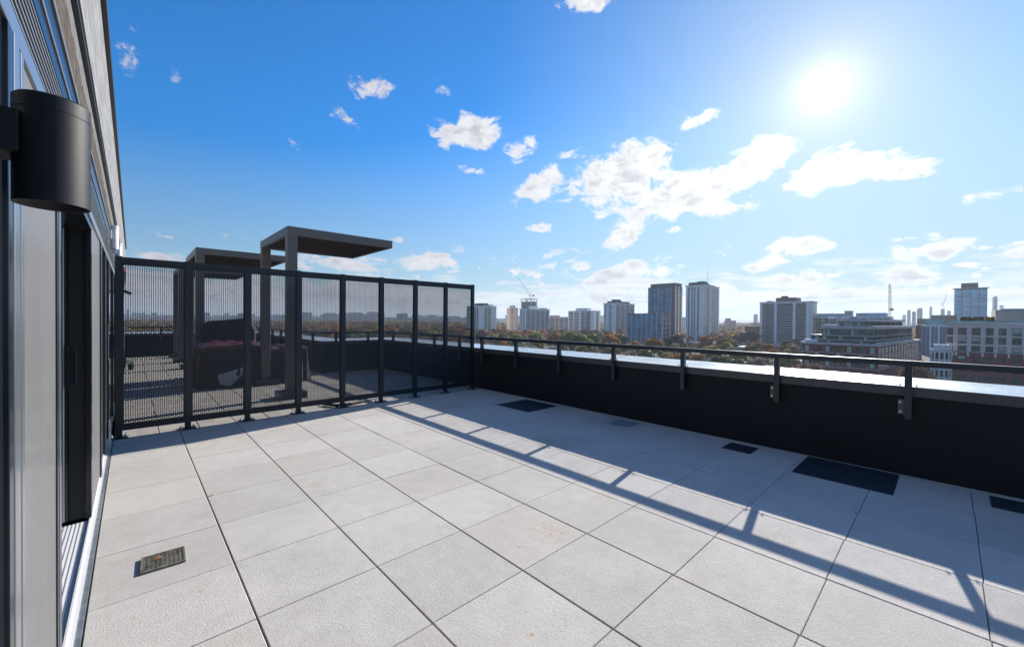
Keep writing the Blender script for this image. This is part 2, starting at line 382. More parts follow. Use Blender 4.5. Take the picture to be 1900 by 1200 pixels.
# neighbouring terrace: smaller pavers
mb = MB()
x = -.16; k = 0
while x < 5.44:
    x1 = min(x+.41, 5.455); y = 6.745 + (0 if k % 2 == 0 else -.2)
    while y < 20.45:
        ya = max(y, 6.745); yb = min(y+.41, 20.45)
        if not (x > 3.7 and ya > 11.35): slab(mb, x+.004, ya+.004, x1-.004, yb-.004, rr.uniform(-.004, -.001), .004)
        y += .41
    x += .41; k += 1
struct('neighbour_paving', mb, PAVE2)
mb = MB(); mb.box((-14, -8, ZG), (6.05, 21.1, -.31)); struct('building_mass', mb, BAND)

# ---- parapet
pw = root('parapet_wall', 'low black parapet wall with pale metal coping running round the terrace', 'wall', (5.46, 0, 0))
def wallrun(mb, pts, prof):
    "sweep a profile (outward offset, z) along a polyline; outward is to the right of travel"
    n = len(pts); rings = []
    for i, p in enumerate(pts):
        p = Vector(p)
        dirs = []
        if i > 0: dirs.append((p-Vector(pts[i-1])).normalized())
        if i < n-1: dirs.append((Vector(pts[i+1])-p).normalized())
        nr = [Vector((d.y, -d.x)) for d in dirs]
        if len(nr) == 2:
            mm = (nr[0]+nr[1]).normalized(); mm = mm / max(.3, mm.dot(nr[0]))
        else: mm = nr[0]
        rings.append([(p.x+mm.x*o, p.y+mm.y*o, z) for o, z in prof])
    k = len(prof); vs = [v for r in rings for v in r]; fs = []
    for i in range(n-1):
        for j in range(k): fs.append((i*k+j, i*k+(j+1) % k, (i+1)*k+(j+1) % k, (i+1)*k+j))
    fs += [tuple(range(k)), tuple((n-1)*k+j for j in range(k-1, -1, -1))]
    mb.add(vs, fs)
PATH = [(5.46, -6), (5.46, 11.4), (3.72, 11.4), (3.72, 20.5), (-.2, 20.5)]
# travel goes +y then -x: outward (away from the floor) is to the right
mb = MB(); wallrun(mb, PATH, [(0, -.3), (.5, -.3), (.5, .84), (0, .84)]); part('wall', mb, WALLDK, pw)
mb = MB(); wallrun(mb, PATH, [(-.022, .765), (.012, .765), (.012, .853), (-.022, .853)]); part('fascia', mb, FASC, pw)
mb = MB(); wallrun(mb, PATH, [(-.026, .8535), (.56, .884), (.56, .889), (-.026, .8585)]); part('coping', mb, COPING, pw)
# coping joints: raised seams
mb = MB()
for y in (-1.1, 1.25, 3.6, 5.95, 8.3):
    mb.box((5.433, y-.004, .859), (6.02, y+.004, .8605)) if False else mb.hexa([(5.434,y-.004,.8586),(6.019,y-.004,.889),(6.019,y+.004,.889),(5.434,y+.004,.8586),(5.434,y-.004,.8598),(6.019,y-.004,.8904),(6.019,y+.004,.8904),(5.434,y+.004,.8598)])
part('coping_seam', mb, FASC, pw)
# ---- guard rail
def guard(name, label, pts, posts, group=None, top=1.108):
    g = root(name, label, 'railing', (pts[0][0], pts[0][1], 0), 0, group)
    mb = MB(); wallrun(mb, pts, [(-.03, top-.052), (-.03, top-.008), (-.022, top), (.022, top), (.03, top-.008), (.03, top-.052)])
    part('handrail', mb, NAVY2, g)
    pm = MB(); pm.prism([(-.027, .553), (.027, .553), (.027, top-.0525), (-.027, top-.0525)], -.026, .026, 'y') if False else pm.box((-.03, -.026, .555), (.028, .026, top-.053))
    pme = pm.mesh('post', NAVY2)
    bm_ = MB(); bm_.box((.028, .0265, .585), (.0585, .072, .73)); bme = bm_.mesh('bracket', PERG)
    bo = MB()
    bo.tube((.020, .056, .612), (.028, .056, .612), .011, 10); bo2 = bo.mesh('bolt', STEEL)
    bo = MB(); bo.tube((.020, .056, .703), (.028, .056, .703), .011, 10); bo3 = bo.mesh('bolt', STEEL)
    base = off_of(g)
    for (x, y, rz) in posts:
        p = link('post', pme, g, (x-base.x, y-base.y, 0), rz)
        
        if rz == 0 and y < 2: b = link('bracket', bme, p); link('bolt', bo2, b); link('bolt', bo3, b)
    # glass between the posts
    for a, b in zip(posts[:-1], posts[1:]):
        if a[2] != b[2]: continue
        mb = MB(); A = Vector(a[:2]); B = Vector(b[:2]); d = (B-A).normalized(); nn = Vector((d.y, -d.x))
        A2, B2 = A+d*.036, B-d*.036
        q = [A2-nn*.004, B2-nn*.004, B2+nn*.004, A2+nn*.004]
        mb.hexa([(v.x, v.y, .875) for v in q]+[(v.x, v.y, top-.066) for v in q])
        part('glass_panel', mb, GLASS, g)
        for e in (A2+d*.02, B2-d*.02):
            cm = MB(); cm.box((e.x-.006, e.y-.006, .864), (e.x+.006, e.y+.006, .884)); part('glass_clip', cm, STEEL, g)
    return g
RX = 5.402
ys = [-1.94, -.85, .243, 1.322, 2.41, 3.486, 4.576, 5.656, 6.70]
guard('guard_rail', 'dark metal handrail on square posts with glass infill along the parapet of the near terrace', [(RX, -3), (RX, 6.84)], [(RX, y, 0) for y in ys])
guard('guard_rail', 'dark handrail around the neighbouring terrace seen through the perforated screen', [(RX, 6.99), (RX, 11.34), (3.66, 11.34), (3.66, 20.44), (-.1, 20.44)],
      [(RX, y, 0) for y in (7.5, 8.55, 9.6, 10.7)] + [(x, 11.34, pi/2) for x in (4.95, 4.05)] + [(3.66, y, 0) for y in (12.0, 13.1, 14.2, 15.3, 16.4, 17.5, 18.6, 19.7)] + [(x, 20.44, pi/2) for x in (3.0, 1.9, .8)])

# ---- perforated privacy screen
SY = 6.84
sc = root('privacy_screen', 'tall dark perforated metal privacy screen on posts dividing the two terraces', 'screen', (2.56, SY, 0))
xs = [-.12, .537, 1.206, 1.876, 2.548, 3.220, 3.898, 4.573, 5.249]
pm = MB(); pm.box((-.0325, -.023, .012), (.0325, .023, 2.2)); pme = pm.mesh('post', NAVY)
bp = MB(); bp.box((-.085, -.075, 0), (.085, .075, .012)); bpe = bp.mesh('base_plate', NAVY)
an = MB(); an.tube((0, 0, .012), (0, 0, .04), .007, 8); an.tube((0, 0, .0125), (0, 0, .022), .013, 6)
ane = an.mesh('anchor_bolt', STEEL)
b0 = off_of(sc)
for x in xs:
    p = link('post', pme, sc, (x-b0.x, 0, 0)); q = link('base_plate', bpe, p); [link('anchor_bolt', ane, p, (sx*.065, sy*.055, 0)) for sx in (-1, 1) for sy in (-1, 1)]
Rh, rh, TH = .01415, .0097, .003
def perf(w, z0, z1):
    "sheet of hexagonal cells, each with its hole"
    mb = MB(); cp = 1.5*Rh; rp = sqrt(3)*Rh; nc = int(w/cp); nr = int((z1-z0)/rp)
    ox = (w-(nc-1)*cp)/2
    cs = [(cos(pi/3*k), sin(pi/3*k)) for k in range(6)]
    for i in range(nc):
        for j in range(nr):
            cx = ox+i*cp-w/2; cz = z0+rp*(j+.5)+(rp/2 if i % 2 else 0)
            if cz+rp/2 > z1: continue
            vs = []
            for y in (-TH/2, TH/2):
                vs += [(cx+Rh*c, y, cz+Rh*s) for c, s in cs]; vs += [(cx+rh*c, y, cz+rh*s) for c, s in cs]
            fs = []
            for k in range(6):
                l = (k+1) % 6
                fs += [(k, l, 6+l, 6+k), (12+l, 12+k, 18+k, 18+l), (6+k, 6+l, 18+l, 18+k)]
            mb.add(vs, fs)
    # margins closing the sheet to its frame
    return mb
pw_ = .672-.065
pmesh = perf(pw_-.03, .155, 2.115)
for (a, b, c, d) in ((-pw_/2, .14, pw_/2, .168), (-pw_/2, 2.095, pw_/2, 2.13), (-pw_/2, .14, -pw_/2+.022, 2.13), (pw_/2-.022, .14, pw_/2, 2.13)):
    pmesh.box((a, -.0012, b), (c, .0012, d))
pmm = pmesh.mesh('perforated_panel', NAVY)
for a, b in zip(xs[:-1], xs[1:]):
    o = link('perforated_panel', pmm, sc, ((a+b)/2-b0.x, 0, 0))
    mb = MB(); w = (b-a)/2-.0325
    mb.box((-w, -.015, .085), (w, .015, .145)); link('bottom_rail', mb.mesh('bottom_rail', NAVY), sc, ((a+b)/2-b0.x, 0, 0))
    mb = MB(); mb.box((-w, -.015, 2.125), (w, .015, 2.192)); link('top_rail', mb.mesh('top_rail', NAVY), sc, ((a+b)/2-b0.x, 0, 0))


# ---- facade of the rooftop building on the left
fb = root('rooftop_building', 'rooftop storey with grey blinds, open sliding door, louvres and concrete fascia at the left', 'building', (-.2, 3, 0))
XF = -.21
def fbox(name, x0, y0, z0, x1, y1, z1, m, bevel=0, parent=None, label=None):
    mb = MB(); mb.box((x0, y0, z0), (x1, y1, z1)); return part(name, mb, m, parent or fb, bevel=bevel, label=label)
fbox('core_wall', -4.2, -6, 0, -.60, 20.4, 3.9, WALLDK)
# fascia, drip and roof edge
mb = MB(); mb.box((-.6, -6, 2.96), (-.179, 20.4, 3.92)); part('fascia', mb, CONC, fb)
fbox('roof_edge', -.7, -6.02, 3.925, -.146, 20.42, 4.04, NAVY)
fbox('drip_strip', -.5, -6, 2.93, -.186, 20.4, 2.958, NAVY)
# rough concrete band with a torn edge of membrane under it
mb = MB(); mb.box((-.5, -6, 2.70), (-.207, 20.4, 2.928)); part('concrete_band', mb, BAND, fb)
mb = MB(); r2 = random.Random(5); y = -1.0; zt = 2.73
while y < 20.3:
    dy = r2.uniform(.03, .09); zt = min(2.80, max(2.71, zt+r2.uniform(-.022, .022)))
    mb.box((-.206, y, 2.60), (-.2035-r2.uniform(0, .001), y+dy, zt)); y += dy
part('membrane', mb, MEMB, fb)
fbox('light_strip', -.24, -6, 2.575, -.2015, 20.4, 2.597, ALU2)
fbox('upper_beam', -.28, -6, 2.47, -.2085, 20.4, 2.572, ALUDK)
fbox('light_strip', -.24, -6, 2.452, -.2045, 20.4, 2.467, ALU2)
fbox('lower_beam', -.28, -6, 2.385, -.2095, 20.4, 2.449, ALUDK)
# ventilation louvres in bays
lv = MB()
for k in range(7):
    z = 2.205+k*.0245; lv.hexa([(-.235, -1.5, z+.006), (-.207, -1.5, z), (-.207, 20.3, z), (-.235, 20.3, z+.006), (-.235, -1.5, z+.012), (-.207, -1.5, z+.0085), (-.207, 20.3, z+.0085), (-.235, 20.3, z+.012)])
part('louvre', lv, ALU2, fb)
fbox('louvre_backing', -.27, -6, 2.19, -.245, 20.4, 2.385, RUBBER)
fbox('transom', -.42, -6, 2.135, -.204, 20.4, 2.192, ALU, .003)
# mullions and panels along the run
def mull(y0, y1, x=-.205, m=ALU, z1=2.133, depth=.09, name='mullion'): return fbox(name, x-depth, y0, 0.0, x, y1, z1, m, .002)
fbox('window_glass', -.235, -6, .03, -.213, 1.452, 2.133, PANEGL)
mull(1.452, 1.500, -.2035, ALUDK); mull(1.502, 1.560, -.2015, ALU); mull(1.562, 1.60, -.206, ALU); mull(1.60, 1.632, -.2035, ALU)
fbox('blind', -.225, 1.634, .02, -.212, 2.30, 2.133, FABRIC, label='grey woven blind panel under the near wall lamp')
mull(2.302, 2.345, -.207, ALUDK); mull(2.347, 2.36, -.204, ALU); mull(2.362, 2.44, -.2085, ALUDK)
# open sliding door in its recess: reveal at y=4.19
YD = 4.19
dr = fbox('door_recess', -.60, 2.445, 0.03, -.52, YD, 2.12, RUBBER)
fbox('door_head', -.52, 2.44, 2.085, -.212, YD, 2.133, ALUDK)
fbox('reveal', -.325, YD+.002, .03, -.245, YD+.06, 2.083, RUBBER)
fbox('door_frame', -.244, YD-.02, .03, -.213, YD+.06, 2.083, ALUDK, .002)
dl = root('x', '', ''); bpy.data.objects.remove(dl)
door = fbox('sliding_door', -.405, YD-.01, .035, -.352, YD+.06, 2.08, ALU, .002)
mb = MB(); mb.box((-.351, YD-.016, .035), (-.345, YD+.04, 2.08)); part('weather_strip', mb, WHITEM, door)
mb = MB(); mb.box((-.344, YD-.01, .035), (-.328, YD+.05, 2.08)); part('door_edge', mb, ALUDK, door)
mb = MB(); mb.box((-.322, YD-.045, .99), (-.284, YD-.035, 1.23)); mb.box((-.338, YD-.045, .96), (-.322, YD-.012, 1.26)); part('handle', mb, ALUDK, door, bevel=.002)
for z in (1.20, 1.10, .98, .90):
    mb = MB(); mb.box((-.385, YD-.014, z), (-.365, YD-.0105, z+.035)); mb.tube((-.375, YD-.016, z+.01), (-.375, YD-.012, z+.01), .005, 8); part('latch', mb, RUBBER, door)
# sill: ribbed track, rail, flashing
mb = MB(); mb.box((-.52, 2.445, .0), (-.225, YD-.021, .014))
for k in range(14): x = -.50+k*.0195; mb.box((x, 2.445, .0145), (x+.006, YD-.022, .0162))
part('door_track', mb, SILL, fb)
fbox('track_rail', -.2245, 1.4, 0, -.2155, 6.8, .026, SILL); fbox('sill_plate', -.215, 1.4, 0, -.193, 6.8, .012, SILL)
fbox('sill_flashing', -.192, 1.4, -.04, -.1695, 6.8, .0045, GALV, .001)
fbox('sill_base', -.6, -6, -.3, -.2, 20.4, -.002, RUBBER)
# second blind, then a rhythm of dark frames
fbox('blind', -.226, YD+.066, .03, -.2145, 5.22, 2.133, FABRIC, label='narrow grey blind panel beyond the open door')
mull(5.222, 5.30, -.205, ALUDK); mull(5.302, 5.32, -.2025, ALU)
fbox('window_glass', -.24, 5.322, .06, -.222, 6.05, 2.133, PANEGL)
mull(6.052, 6.12, -.2045, ALUDK); mull(6.122, 6.135, -.2025, ALU)
fbox('window_glass', -.24, 6.137, .06, -.222, 6.95, 2.133, PANEGL)
y = 6.952
while y < 19.5:
    mull(y, y+.07, -.2045, ALUDK); fbox('window_glass', -.24, y+.072, .06, -.222, y+1.498, 2.133, PANEGL); y += 1.5
fbox('bright_sill_post', -.19, 6.3, 0, -.172, 6.36, .33, GALV)
fbox('door_handle', -.2, 6.5, .98, -.192, 6.52, 1.38, ALU)
# dim backing behind the glass line
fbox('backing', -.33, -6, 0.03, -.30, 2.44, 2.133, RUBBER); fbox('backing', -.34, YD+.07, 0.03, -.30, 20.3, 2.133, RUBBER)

# ---- wall lamps
def wall_lamp(label, loc, r, h, m, group='cylindrical wall lamps'):
    L = root('wall_lamp', label, 'lamp', loc, 0, group)
    n = 64; mb = MB(); ro, ri = r, r-.003
    prof = [(ro, 0), (ro, h*.845), (ro-.0006, h*.849), (ro-.0006, h*.853), (ro, h*.857), (ro, h-.004), (ro-.004, h), (.0, h)]
    vs = []; fs = []
    for (q, z) in prof: vs += [(q*cos(2*pi*i/n), q*sin(2*pi*i/n), z) for i in range(n)]
    for k in range(len(prof)-1):
        for i in range(n): fs.append((k*n+i, k*n+(i+1) % n, (k+1)*n+(i+1) % n, (k+1)*n+i))
    mb.add(vs, fs); o = part('lamp_body', mb, m, L, local=True, smooth=True)
    ed = o.modifiers.new('split', 'EDGE_SPLIT'); ed.split_angle = radians(35)
    mb = MB(); vs = []; fs = []
    for (q, z) in [(ro, 0), (ri, .0005), (ri, h*.5), (0.001, h*.5)]: vs += [(q*cos(2*pi*i/n), q*sin(2*pi*i/n), z-.0001) for i in range(n)]
    for k in range(3):
        for i in range(n): fs.append((k*n+i, (k+1)*n+i, (k+1)*n+(i+1) % n, k*n+(i+1) % n))
    mb.add(vs, fs); part('reflector', mb, LAMPIN, L, local=True, smooth=True)
    mb = MB(); mb.box((-r-.05, -.045, h*.42), (-r*.7, .045, h*.80)); part('bracket', mb, m, L, local=True, bevel=.003)
    return L
wall_lamp('large black cylindrical wall lamp close up at the left edge', (-.1195, 1.262, 1.694), .055, .212, LAMPM)
wall_lamp('small pale cylindrical wall lamp high on the facade just before the screen', (-.142, 6.35, 2.22), .034, .26, WHITEM)
wall_lamp('small pale cylindrical wall lamp on the facade behind the pale one before the screen', (-.142, 8.3, 2.28), .036, .26, WHITEM)

# ---- things lying in the floor
def quad_on_floor(u_v): return [floorpt(*q) for q in u_v]
gr = root('floor_drain', 'rusty rectangular metal drain grate set in a slab near the left wall', 'drain', (.137, 3.21, 0), radians(-2))
mb = MB()
for (a, b, c, d) in ((-.102, -.1, .102, -.088), (-.102, .088, .102, .1), (-.102, -.088, -.092, .088), (.092, -.088, .102, .088)): mb.box((a, b, .0015), (c, d, .012))
GRATE = mat('weathered grate metal', (.19, .175, .135), .6, .3, .5, 40, .5)
part('rim', mb, GRATE, gr, local=True)
mb = MB()
for k in range(11): mb.box((-.092, -.086+k*.0162, .004), (.092, -.086+k*.0162+.0075, .010))
for k in range(9): mb.box((-.088+k*.0205, -.088, .0035), (-.083+k*.0205, .088, .0095))
part('bars', mb, GRATE, gr, local=True)
mb = MB(); mb.box((-.1, -.098, .001), (.1, .098, .0014)); part('pit', mb, RUBBER, gr, local=True)
def leafobj(x, y, z, s, rz, label, m=LEAFM):
    mb = MB(); vs = [(-s, 0, 0), (-.3*s, .45*s, .004), (.5*s, .35*s, .007), (s, 0, .003), (.5*s, -.35*s, .002), (-.3*s, -.4*s, .005), (0, 0, .001)]
    mb.add(vs, [(6,0,1),(6,1,2),(6,2,3),(6,3,4),(6,4,5),(6,5,0)])
    o = link('fallen_leaf', mb.mesh('fallen_leaf', m), None, (x, y, z), rz); tag(o, label, 'leaf', 'fallen autumn leaves'); return o
leafobj(.115, 3.235, .014, .022, .5, 'dry orange leaf lying on the rusty drain grate')
x, y = floorpt(393, 919); leafobj(x, y, .003, .018, 1.2, 'orange leaf in the joint beside the second slab row from the wall')
x, y = floorpt(1588, 952); leafobj(x, y, .003, .016, .3, 'brown leaf on a slab joint in the shade by the parapet')
x, y = floorpt(1192, 840); leafobj(x, y, .003, .012, 2, 'tiny dark leaf on the shaded slabs mid way along the parapet', BLACKC)
PAD = mat('dark blue grey rubber pad', (.022, .034, .048), .5, 0, .5, 25, .25, .002, 90)
PADP = mat('pale blue grey plate', (.30, .36, .39), .4, .2, .5, 25, .25)
def cover(x0, y0, x1, y1, m, label, rz=0):
    mb = MB(); w, l = (x1-x0)/2, (y1-y0)/2
    o = root('floor_cover', label, 'floor cover', ((x0+x1)/2, (y0+y1)/2, 0), rz, 'covers set in the paving along the parapet')
    mb.box((-w, -l, .0008), (w, l, .006)); part('plate', mb, m, o, local=True, bevel=.002)
    mb = MB(); mb.box((-w-.007, -l-.007, .0006), (w+.007, -l-.0005, .004)); mb.box((-w-.007, l+.0005, .0006), (w+.007, l+.007, .004))
    mb.box((-w-.007, -l, .0006), (-w-.0005, l, .004)); mb.box((w+.0005, -l, .0006), (w+.007, l, .004)); part('frame', mb, FASC, o, local=True)
cover(4.73, .30, 5.40, 1.015, PAD, 'large dark rectangular floor cover against the parapet at the right')
cover(5.005, 1.475, 5.30, 1.765, PAD, 'small dark square floor cover left of the large one at the right')
cover(4.99, 3.0, 5.30, 3.285, PADP, 'small pale bluish floor plate half way along the parapet')
cover(4.60, 4.53, 5.31, 5.29, PAD, 'large dark floor cover farthest away near the screen corner')
cover(5.03, -.56, 5.335, -.27, PAD, 'small dark floor cover at the right edge of the photo')
# black hose end under the screen, and a sprout
hs = MB(); pts = [at(*q) for q in []]
pp = [floorpt(*q) for q in ((600, 752), (625, 755), (650, 752), (675, 746))]
for a, b in zip(pp[:-1], pp[1:]): hs.tube((a[0], a[1], .028), (b[0], b[1], .028), .024, 10)
o = link('rubber_hose', hs.mesh('rubber_hose', RUBBER)); tag(o, 'short black hose lying under the middle of the perforated screen', 'hose')
x, y = floorpt(498, 757); mb = MB()
for k in range(16):
    a = random.uniform(0, 6.28); l = random.uniform(.015, .04); mb.add([(x, y, 0), (x+cos(a)*l+.004, y+sin(a)*l, l*.7), (x+cos(a)*l-.006, y+sin(a)*l+.006, l*.7), (x+cos(a)*l*1.3, y+sin(a)*l*1.3, l*.4)], [(0, 1, 3, 2)])
o = link('weed_sprout', mb.mesh('weed_sprout', SPROUT)); tag(o, 'tiny green weed growing in the joint under the screen', 'plant')

# ---- cantilever pergolas on the neighbouring terrace
def pergola(label, x0, y0, x1, y1, top, bh=.155, pw=.17):
    P = root('pergola', label, 'pergola', (x0, y0, 0), 0, 'cantilevered metal pergolas beyond the screen')
    for y in (y0, y1-pw):
        mb = MB(); mb.box((x0, y, .12), (x0+pw, y+pw, top-bh-.001)); part('post', mb, PERG, P, bevel=.006)
        mb = MB(); mb.box((x0-.14, y-.14, 0), (x0+pw+.14, y+pw+.14, .12)); part('plinth', mb, NAVY2, P, bevel=.008)
    mb = MB()
    mb.box((x0, y0, top-bh), (x1, y0+.06, top)); mb.box((x0, y1-.06, top-bh), (x1, y1, top))
    mb.box((x0, y0+.0605, top-bh), (x0+.06, y1-.0605, top)); mb.box((x1-.06, y0+.0605, top-bh), (x1, y1-.0605, top)); part('beam', mb, PERG, P)
    n = int((y1-y0-.14)/.115)
    sl = MB(); sl.box((x0+.062, -.012, -.005), (x1-.062, .012, .085))
    sm = sl.mesh('slat', SLATW, (x0, 0, 0))
    for k in range(n): link('slat', sm, P, (0, .12+k*.115, top-bh+.03))
    return P
pergola('nearest pergola with two posts right behind the screen, its flat roof highest in the photo', 2.07, 8.22, 4.12, 10.38, 3.15)
pergola('middle pergola with grey posts, half hidden behind the nearest one', 1.13, 12.45, 3.12, 14.95, 3.17)
pergola('farthest pergola whose dark roof shows only through the perforated screen', 1.10, 17.0, 3.0, 19.3, 3.12)

# ---- covered furniture
def lumpy(name, label, cat, c, size, m, seed, amp=.06, top_drop=.1, parent=None, skirt=.1, nseg=26):
    "a cloth cover draped over a boxy load: top sags, sides hang in folds"
    r = random.Random(seed); w, l, h = size; mb = MB(); N = nseg
    ph = [r.uniform(0, 6.28) for _ in range(8)]
    def top(u, v):
        e = max(abs(u), abs(v)); z = h - top_drop*(abs(u)**3+abs(v)**3)*.5
        z += amp*(sin(3.1*u*2+ph[0])*cos(2.7*v*2+ph[1])*.5+sin(7*u+3*v+ph[2])*.25+sin(11*v-5*u+ph[3])*.18)
        return z
    g = []
    for i in range(N+1):
        for j in range(N+1):
            u, v = -1+2*i/N, -1+2*j/N; g.append((u*w/2, v*l/2, top(u, v)))
    fs = [(i*(N+1)+j, (i+1)*(N+1)+j, (i+1)*(N+1)+j+1, i*(N+1)+j+1) for i in range(N) for j in range(N)]
    mb.add(g, fs)
    ring = [(i, 0) for i in range(N)] + [(N, j) for j in range(N)] + [(N-i, N) for i in range(N)] + [(0, N-j) for j in range(N)]
    M_ = 8; n = len(ring); vs = []
    for k in range(M_+1):
        t = k/M_
        for q, (i, j) in enumerate(ring):
            u, v = -1+2*i/N, -1+2*j/N; z0 = top(u, v)
            fold = .055*t*(sin(q*.55+ph[4])+.6*sin(q*1.3+ph[5])+.4*sin(q*2.9+ph[6])); nx = u if abs(u) >= abs(v) else 0; ny = v if abs(v) >= abs(u) else 0
            s = (nx*nx+ny*ny)**.5 or 1
            vs.append((u*w/2+nx/s*(fold+skirt*t*.5), v*l/2+ny/s*(fold+skirt*t*.5), z0*(1-t)+.01*t + .05*t*(1-t)*sin(q*.8+ph[7])))
    mb.add(vs, [(k*n+q, k*n+(q+1) % n, (k+1)*n+(q+1) % n, (k+1)*n+q) for k in range(M_) for q in range(n)])
    if parent: return mb
    return mb
cf = root('covered_sofa', 'garden seating under a crumpled maroon cover behind the screen', 'covered furniture', (1.62, 10.9, 0))
part('cover', lumpy('', '', '', None, (1.25, 1.0, .93), TARP, 4, .05), TARP, cf, local=True, smooth=True)
mb = lumpy('', '', '', None, (1.18, .94, .80), TARP, 9, .02, .02, None, .14); 
part('dark_skirt', mb, BLACKC, cf, local=True, smooth=True).location = (0, -.09, 0)
mb = MB(); mb.hexa([(-.3, -.68, .08), (-.16, -.74, .05), (-.1, -.70, .05), (-.28, -.64, .08), (-.34, -.68, .28), (.3, -.60, .46), (.3, -.58, .46), (-.34, -.64, .28)]); part('plastic_flap', mb, PALEPL, cf, local=True)
cf = root('covered_table', 'long table under a wrinkled shiny maroon cover between the pergola posts', 'covered furniture', (2.72, 11.25, 0) if False else (2.62, 10.75, 0))
part('cover', lumpy('', '', '', None, (.86, .8, .84), TARP, 14, .05), TARP, cf, local=True, smooth=True)
part('dark_skirt', lumpy('', '', '', None, (.8, .78, .72), TARP, 19, .02, .02, None, .12), BLACKC, cf, local=True, smooth=True).location = (0, -.08, 0)
bbq = root('covered_grill', 'black covered barbecue with a sloping hood standing behind the maroon covers', 'grill', (1.78, 12.1, 0), radians(-14))
mb = MB(); mb.box((-.52, -.3, 0), (.52, .3, 1.12)); part('body', mb, BLACKC, bbq, local=True, bevel=.04)
mb = MB(); mb.hexa([(-.55, -.33, 1.12), (.55, -.33, 1.12), (.55, .33, 1.12), (-.55, .33, 1.12), (-.5, -.12, 1.36), (.38, -.1, 1.47), (.4, .2, 1.47), (-.48, .2, 1.38)]); part('hood', mb, BLACKC, bbq, local=True, bevel=.04)
# potted shrub and red-capped thing by the neighbour's wall
pl = root('potted_plant', 'small potted shrub with pale flowers by the facade beyond the screen', 'plant', (-.02, 15.5, 0)); pl.scale = (.4, .4, .4)
mb = MB(); mb.tube((0, 0, 0), (0, 0, .35), .13, 16, .17); part('pot', mb, NAVY2, pl, local=True)
mb = MB(); r3 = random.Random(2)
for k in range(160):
    p = Vector((r3.gauss(0, .10), r3.gauss(0, .10), .5+r3.gauss(0, .10))); a = Vector((r3.uniform(-1, 1), r3.uniform(-1, 1), r3.uniform(-1, 1))).normalized()*.03; b = a.orthogonal()
    mb.add([p-a-b, p+a-b, p+a+b, p-a+b], [(0, 1, 2, 3)])
part('foliage', mb, mat('pale green leaves', (.20, .26, .16), .6, nscale=10, namp=.5), pl, local=True)
wl = root('wall_bracket', 'dark bracket with a small red cap fixed high on the neighbour facade', 'bracket', (-.17, 11.0, 1.9))
mb = MB(); mb.tube((0, 0, 0), (.04, .0, .45), .05, 12); mb.tube((.0, 0, .1), (.16, 0, .02), .03, 10); part('arm', mb, NAVY, wl, local=True)
mb = MB(); mb.tube((.04, 0, .45), (.045, 0, .53), .04, 12); part('cap', mb, RED, wl, local=True)

# ================================================================= THE CITY
GROUNDM = mat('town ground', (.075, .072, .058), .95, 0, .2, .02, .5, stretch=(1, 1, 1), col2=(.035, .04, .028))
mb = MB(); n = 96
for r0, r1 in ((0, 1500), (1500, 5000), (5000, 11500)):
    if r0 == 0: mb.add([(r1*cos(2*pi*i/n), r1*sin(2*pi*i/n), ZG) for i in range(n)], [tuple(range(n))])
    else:
        mb.add([(r0*cos(2*pi*i/n), r0*sin(2*pi*i/n), ZG) for i in range(n)]+[(r1*cos(2*pi*i/n), r1*sin(2*pi*i/n), ZG) for i in range(n)], [(i, (i+1) % n, n+(i+1) % n, n+i) for i in range(n)])
struct('ground', mb, GROUNDM)
ASPH = mat('asphalt', (.05, .05, .052), .85, 0, .3, .5, .2)
mb = MB()
for (x0, y0, x1, y1) in ((40, -200, 54, 900), (-100, 60, 900, 72), (280, -100, 292, 900), (100, 250, 900, 262), (170, -120, 250, -20)): mb.box((x0, y0, ZG+.05), (x1, y1, ZG+.1+.01*(x0 % 7)))
struct('road', mb, ASPH)

WHT = mat('white concrete', (.84, .82, .78), .8, 0, .3, .25, .1)
WHT2 = mat('pale grey concrete', (.68, .66, .63), .8, 0, .3, .25, .1)
GRY = mat('mid grey cladding', (.36, .38, .40), .75, 0, .3, .3, .12)
DKG = mat('dark grey cladding', (.06, .065, .075), .7, 0, .4, .3, .15)
BEI = mat('beige precast', (.60, .47, .38), .85, 0, .3, .3, .1)
BRN = mat('brown brick', (.26, .13, .075), .9, 0, .3, 1.2, .25)
BRN2 = mat('dark brown cladding', (.13, .09, .075), .85, 0, .3, .6, .2)
PINK = mat('pinkish grey precast', (.70, .55, .49), .85, 0, .3, .4, .1)
BRICK = mat('dark red brick', (.24, .05, .045), .9, 0, .3, 2.0, .25)
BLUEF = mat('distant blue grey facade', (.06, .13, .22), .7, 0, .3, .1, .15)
SLABC = mat('balcony concrete', (.74, .75, .76), .8, 0, .3, .4, .1)
WINB = mat('window glass', (.010, .018, .026), .2, 0, .35, .35, .6, objrand=.5)
WINL = mat('bluish curtain glass', (.015, .15, .26), .3, 0, .3, .22, .7, objrand=.45)
WINC = mat('teal curtain glass', (.10, .34, .38), .1, 0, .9, .2, .4)
WINS = mat('sky blue glass', (.10, .42, .62), .08, 0, .9, .18, .3, objrand=.25)
CURT = mat('pale curtain', (.40, .42, .36), .8, nscale=.8, namp=.3)
ROOFG = mat('grey roof gravel', (.30, .31, .32), .9, nscale=.4, namp=.2)
ROOFW = mat('pale roof membrane', (.72, .74, .76), .7, nscale=.2, namp=.1)

